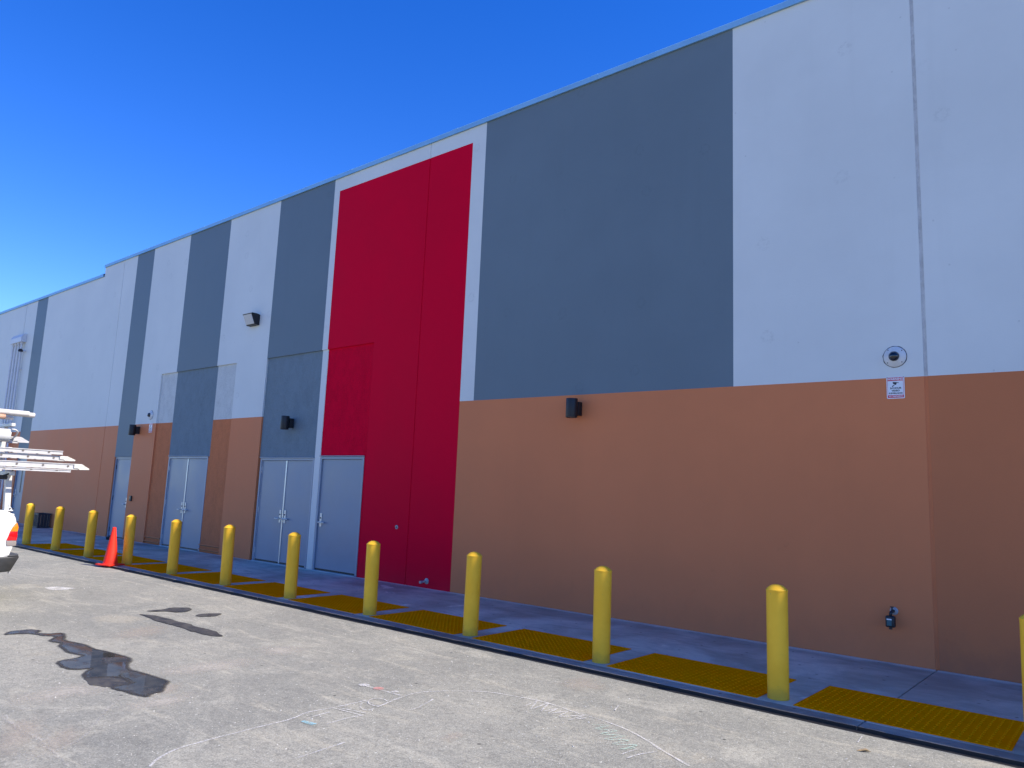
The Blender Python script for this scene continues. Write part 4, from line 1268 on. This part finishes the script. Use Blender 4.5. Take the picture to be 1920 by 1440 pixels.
# rack: posts on the bed rail, cross bars, side rails
rack = empty("ladder_rack", parent=truck)
for y in (-0.165, -1.9):
    for s in (-1, 1):
        x = s * (HW - 0.07)
        bm = bmesh.new()
        add_box(bm, x - 0.04, x + 0.04, y - 0.033, y + 0.033, 1.166, 1.70)
        for v in bm.verts:
            if v.co.z < 1.2: v.co.y += 0.035
        obj("rack_post", bm, m_rack, rack)
        obj("post_foot", box(x - 0.05, x + 0.05, y - 0.07, y + 0.10, 1.166, 1.18, 0.004), m_rack, rack)
        obj("foot_gusset", prism([(y + 0.04, 1.18), (y + 0.098, 1.18), (y + 0.04, 1.26)], 'X', x + 0.0405, x + 0.046), m_rack, rack)
        for q in (0.09, 0.125):
            obj("bolt", tube((x + 0.046, y + q - 0.03, 1.20), (x + 0.056, y + q - 0.03, 1.20), 0.009, 8), m_dark, rack)
    obj("cross_bar", box(-HW - 0.1, HW + 0.1, y - 0.03, y + 0.03, 1.63, 1.685, 0.006), m_rack, rack)
    for z in (2.0, 2.32):
        obj("cross_bar", box(-HW - 0.02, HW - 0.12, y - 0.025, y + 0.025, z - 0.045, z, 0.006), m_rack, rack)
    for s in (-1, 1):
        obj("upper_post", box(s * 0.45 - 0.025, s * 0.45 + 0.025, y - 0.024, y + 0.024, 1.686, 1.954), m_rack, rack)
        obj("upper_post", box(s * 0.45 - 0.025, s * 0.45 + 0.025, y - 0.024, y + 0.024, 2.001, 2.274), m_rack, rack)
obj("side_rail", box(HW - 0.12, HW - 0.05, -2.4, -0.45, 1.58, 1.629, 0.006), m_black, rack)
bm = bmesh.new(); add_path(bm, [(HW + 0.06, -0.60, 1.80), (HW + 0.07, -0.32, 1.82), (HW + 0.075, -0.20, 1.80), (HW + 0.07, -0.15, 1.73), (HW + 0.06, -0.17, 1.66), (HW + 0.04, -0.26, 1.62), (HW + 0.02, -0.45, 1.62)], 0.012, 8)
obj("bungee_strap", bm, m_black, rack, True)
obj("rack_clamp", box(HW - 0.08, HW + 0.05, -0.34, -0.20, 1.575, 1.628, 0.01), m_black, rack)

# ladders: two extension ladders and a single one, lying flat, feet to the rear
m_alu = plain("ladder_aluminium", (0.52, 0.51, 0.505), 0.5, 0.15, 0.06, 10)
m_rubber = plain("ladder_shoe", (0.55, 0.53, 0.48), 0.6, 0, 0.15, 20)
m_rung = plain("rung_end", (0.16, 0.14, 0.13), 0.5, 0.2, 0.1)
def ladder(x, ze, yend, length, label, sections, shoe=True, width=0.40):
    """ze: top height of first section; sections: list of (dz, dy_end)"""
    e = empty("extension_ladder", (x, yend, ze)); tag(e, label, "ladder", "ladders on the truck rack")
    for si, (dz, dy, hgt) in enumerate(sections):
        wd = width - 0.05 * si
        for s in (-1, 1):
            xx = s * wd / 2
            bm = bmesh.new()
            add_box(bm, xx - 0.004, xx + 0.004, -length + dy, dy, dz - hgt, dz)
            fx0, fx1 = (xx + 0.0041, xx + 0.014) if s > 0 else (xx - 0.014, xx - 0.0041)
            add_box(bm, fx0, fx1, -length + dy, dy, dz - 0.010, dz)
            add_box(bm, fx0, fx1, -length + dy, dy, dz - hgt, dz - hgt + 0.010)
            obj("rail", bm, m_alu, e)
        bm = bmesh.new()
        k = 0
        y = dy - 0.17
        while y > -length + dy + 0.1:
            obj_r = tube((-wd / 2 - 0.009, y, dz - hgt * 0.5), (wd / 2 + 0.009, y, dz - hgt * 0.5), 0.0145, 8)
            obj("rung", obj_r, m_rung, e, True, 50)
            y -= 0.305
        bm.free()
        if shoe and si == len(sections) - 1:
            for s in (-1, 1):
                xx = s * (wd / 2 + 0.012)
                obj("shoe", prism([(dy - 0.10, dz - 0.004), (dy + 0.005, dz - 0.004), (dy + 0.03, dz - 0.02), (dy + 0.10, dz - hgt + 0.012), (dy + 0.09, dz - hgt - 0.005), (dy - 0.03, dz - hgt - 0.008), (dy - 0.05, dz - hgt + 0.015), (dy - 0.10, dz - hgt + 0.01)], 'X', xx - 0.012, xx + 0.012, 0.003, 1), m_rubber if len(sections) > 1 else m_alu, e)
    return e
ladder(-11.40, 1.955, -5.22, 4.6, "upper white extension ladder on the truck rack", [(0.0, 0.0, 0.052), (-0.068, 0.075, 0.058)])
ladder(-11.36, 1.79, -4.97, 4.9, "lowest ladder on the truck rack, reaching farthest toward the wall", [(-0.082, -0.14, 0.036), (0.0, 0.0, 0.072)])
ladder(-11.75, 2.115, -5.63, 4.2, "short ladder end poking out beside the rolled white tube on the rack", [(0.0, 0.0, 0.07)])
e = empty("storage_tube", (-11.46, -5.80, 2.12)); tag(e, "fat white storage tube with hooped end on the truck rack", "tube")
obj("tube_shell", lathe([(0.085, -3.6), (0.085, 0.0), (0.078, 0.0), (0.078, -0.25), (0, -0.25)], 28, 'Y'), m_rack, e, True, 50)
bm = bmesh.new(); add_path(bm, [(0.085 * math.cos(t), 0.09 * abs(math.sin(t)) ** 0.7 , 0.02 + 0.06 * math.cos(t)) for t in (R(a) for a in range(0, 181, 15))], 0.011, 8)
obj("end_hoop", bm, m_rack, e, True)
# long pipes on the top bars
m_pipe = plain("pipe_white", (0.58, 0.55, 0.52), 0.45, 0, 0.08, 5)
m_pipe2 = plain("pipe_rusty", (0.42, 0.25, 0.17), 0.7, 0.1, 0.3, 6)
PIP = [(-11.52, -5.585, 2.43, 0.036, m_pipe, "thick white pipe nearest the camera on top of the rack"),
       (-11.62, -5.485, 2.425, 0.033, m_pipe, "white pipe reaching farthest back on top of the rack"),
       (-11.50, -5.86, 2.365, 0.030, m_pipe2, "rusty pipe under the white pipes on top of the rack"),
       (-11.60, -5.74, 2.358, 0.022, m_pipe, "thin white pipe below the others on top of the rack")]
for x, y, z, r, m, lab in PIP:
    bm = lathe([(r, -4.0), (r, 0.0), (r * 0.82, 0.0), (r * 0.8, -0.2), (0, -0.2)], 20, 'Y')
    o = obj("pipe", bm, m, None, True, 50); o.location = (x, y, z)
    tag(o, lab, "pipe", "pipes on the truck rack")
o = obj("plank", box(-0.16, 0.16, -3.4, 0, -0.022, 0.022, 0.004), plain("plank_wood", (0.28, 0.15, 0.09), 0.8, 0, 0.25, 4), None)
o.location = (-11.66, -5.93, 2.345 - 0.002); tag(o, "brown wooden plank lying under the pipes on the rack", "plank")
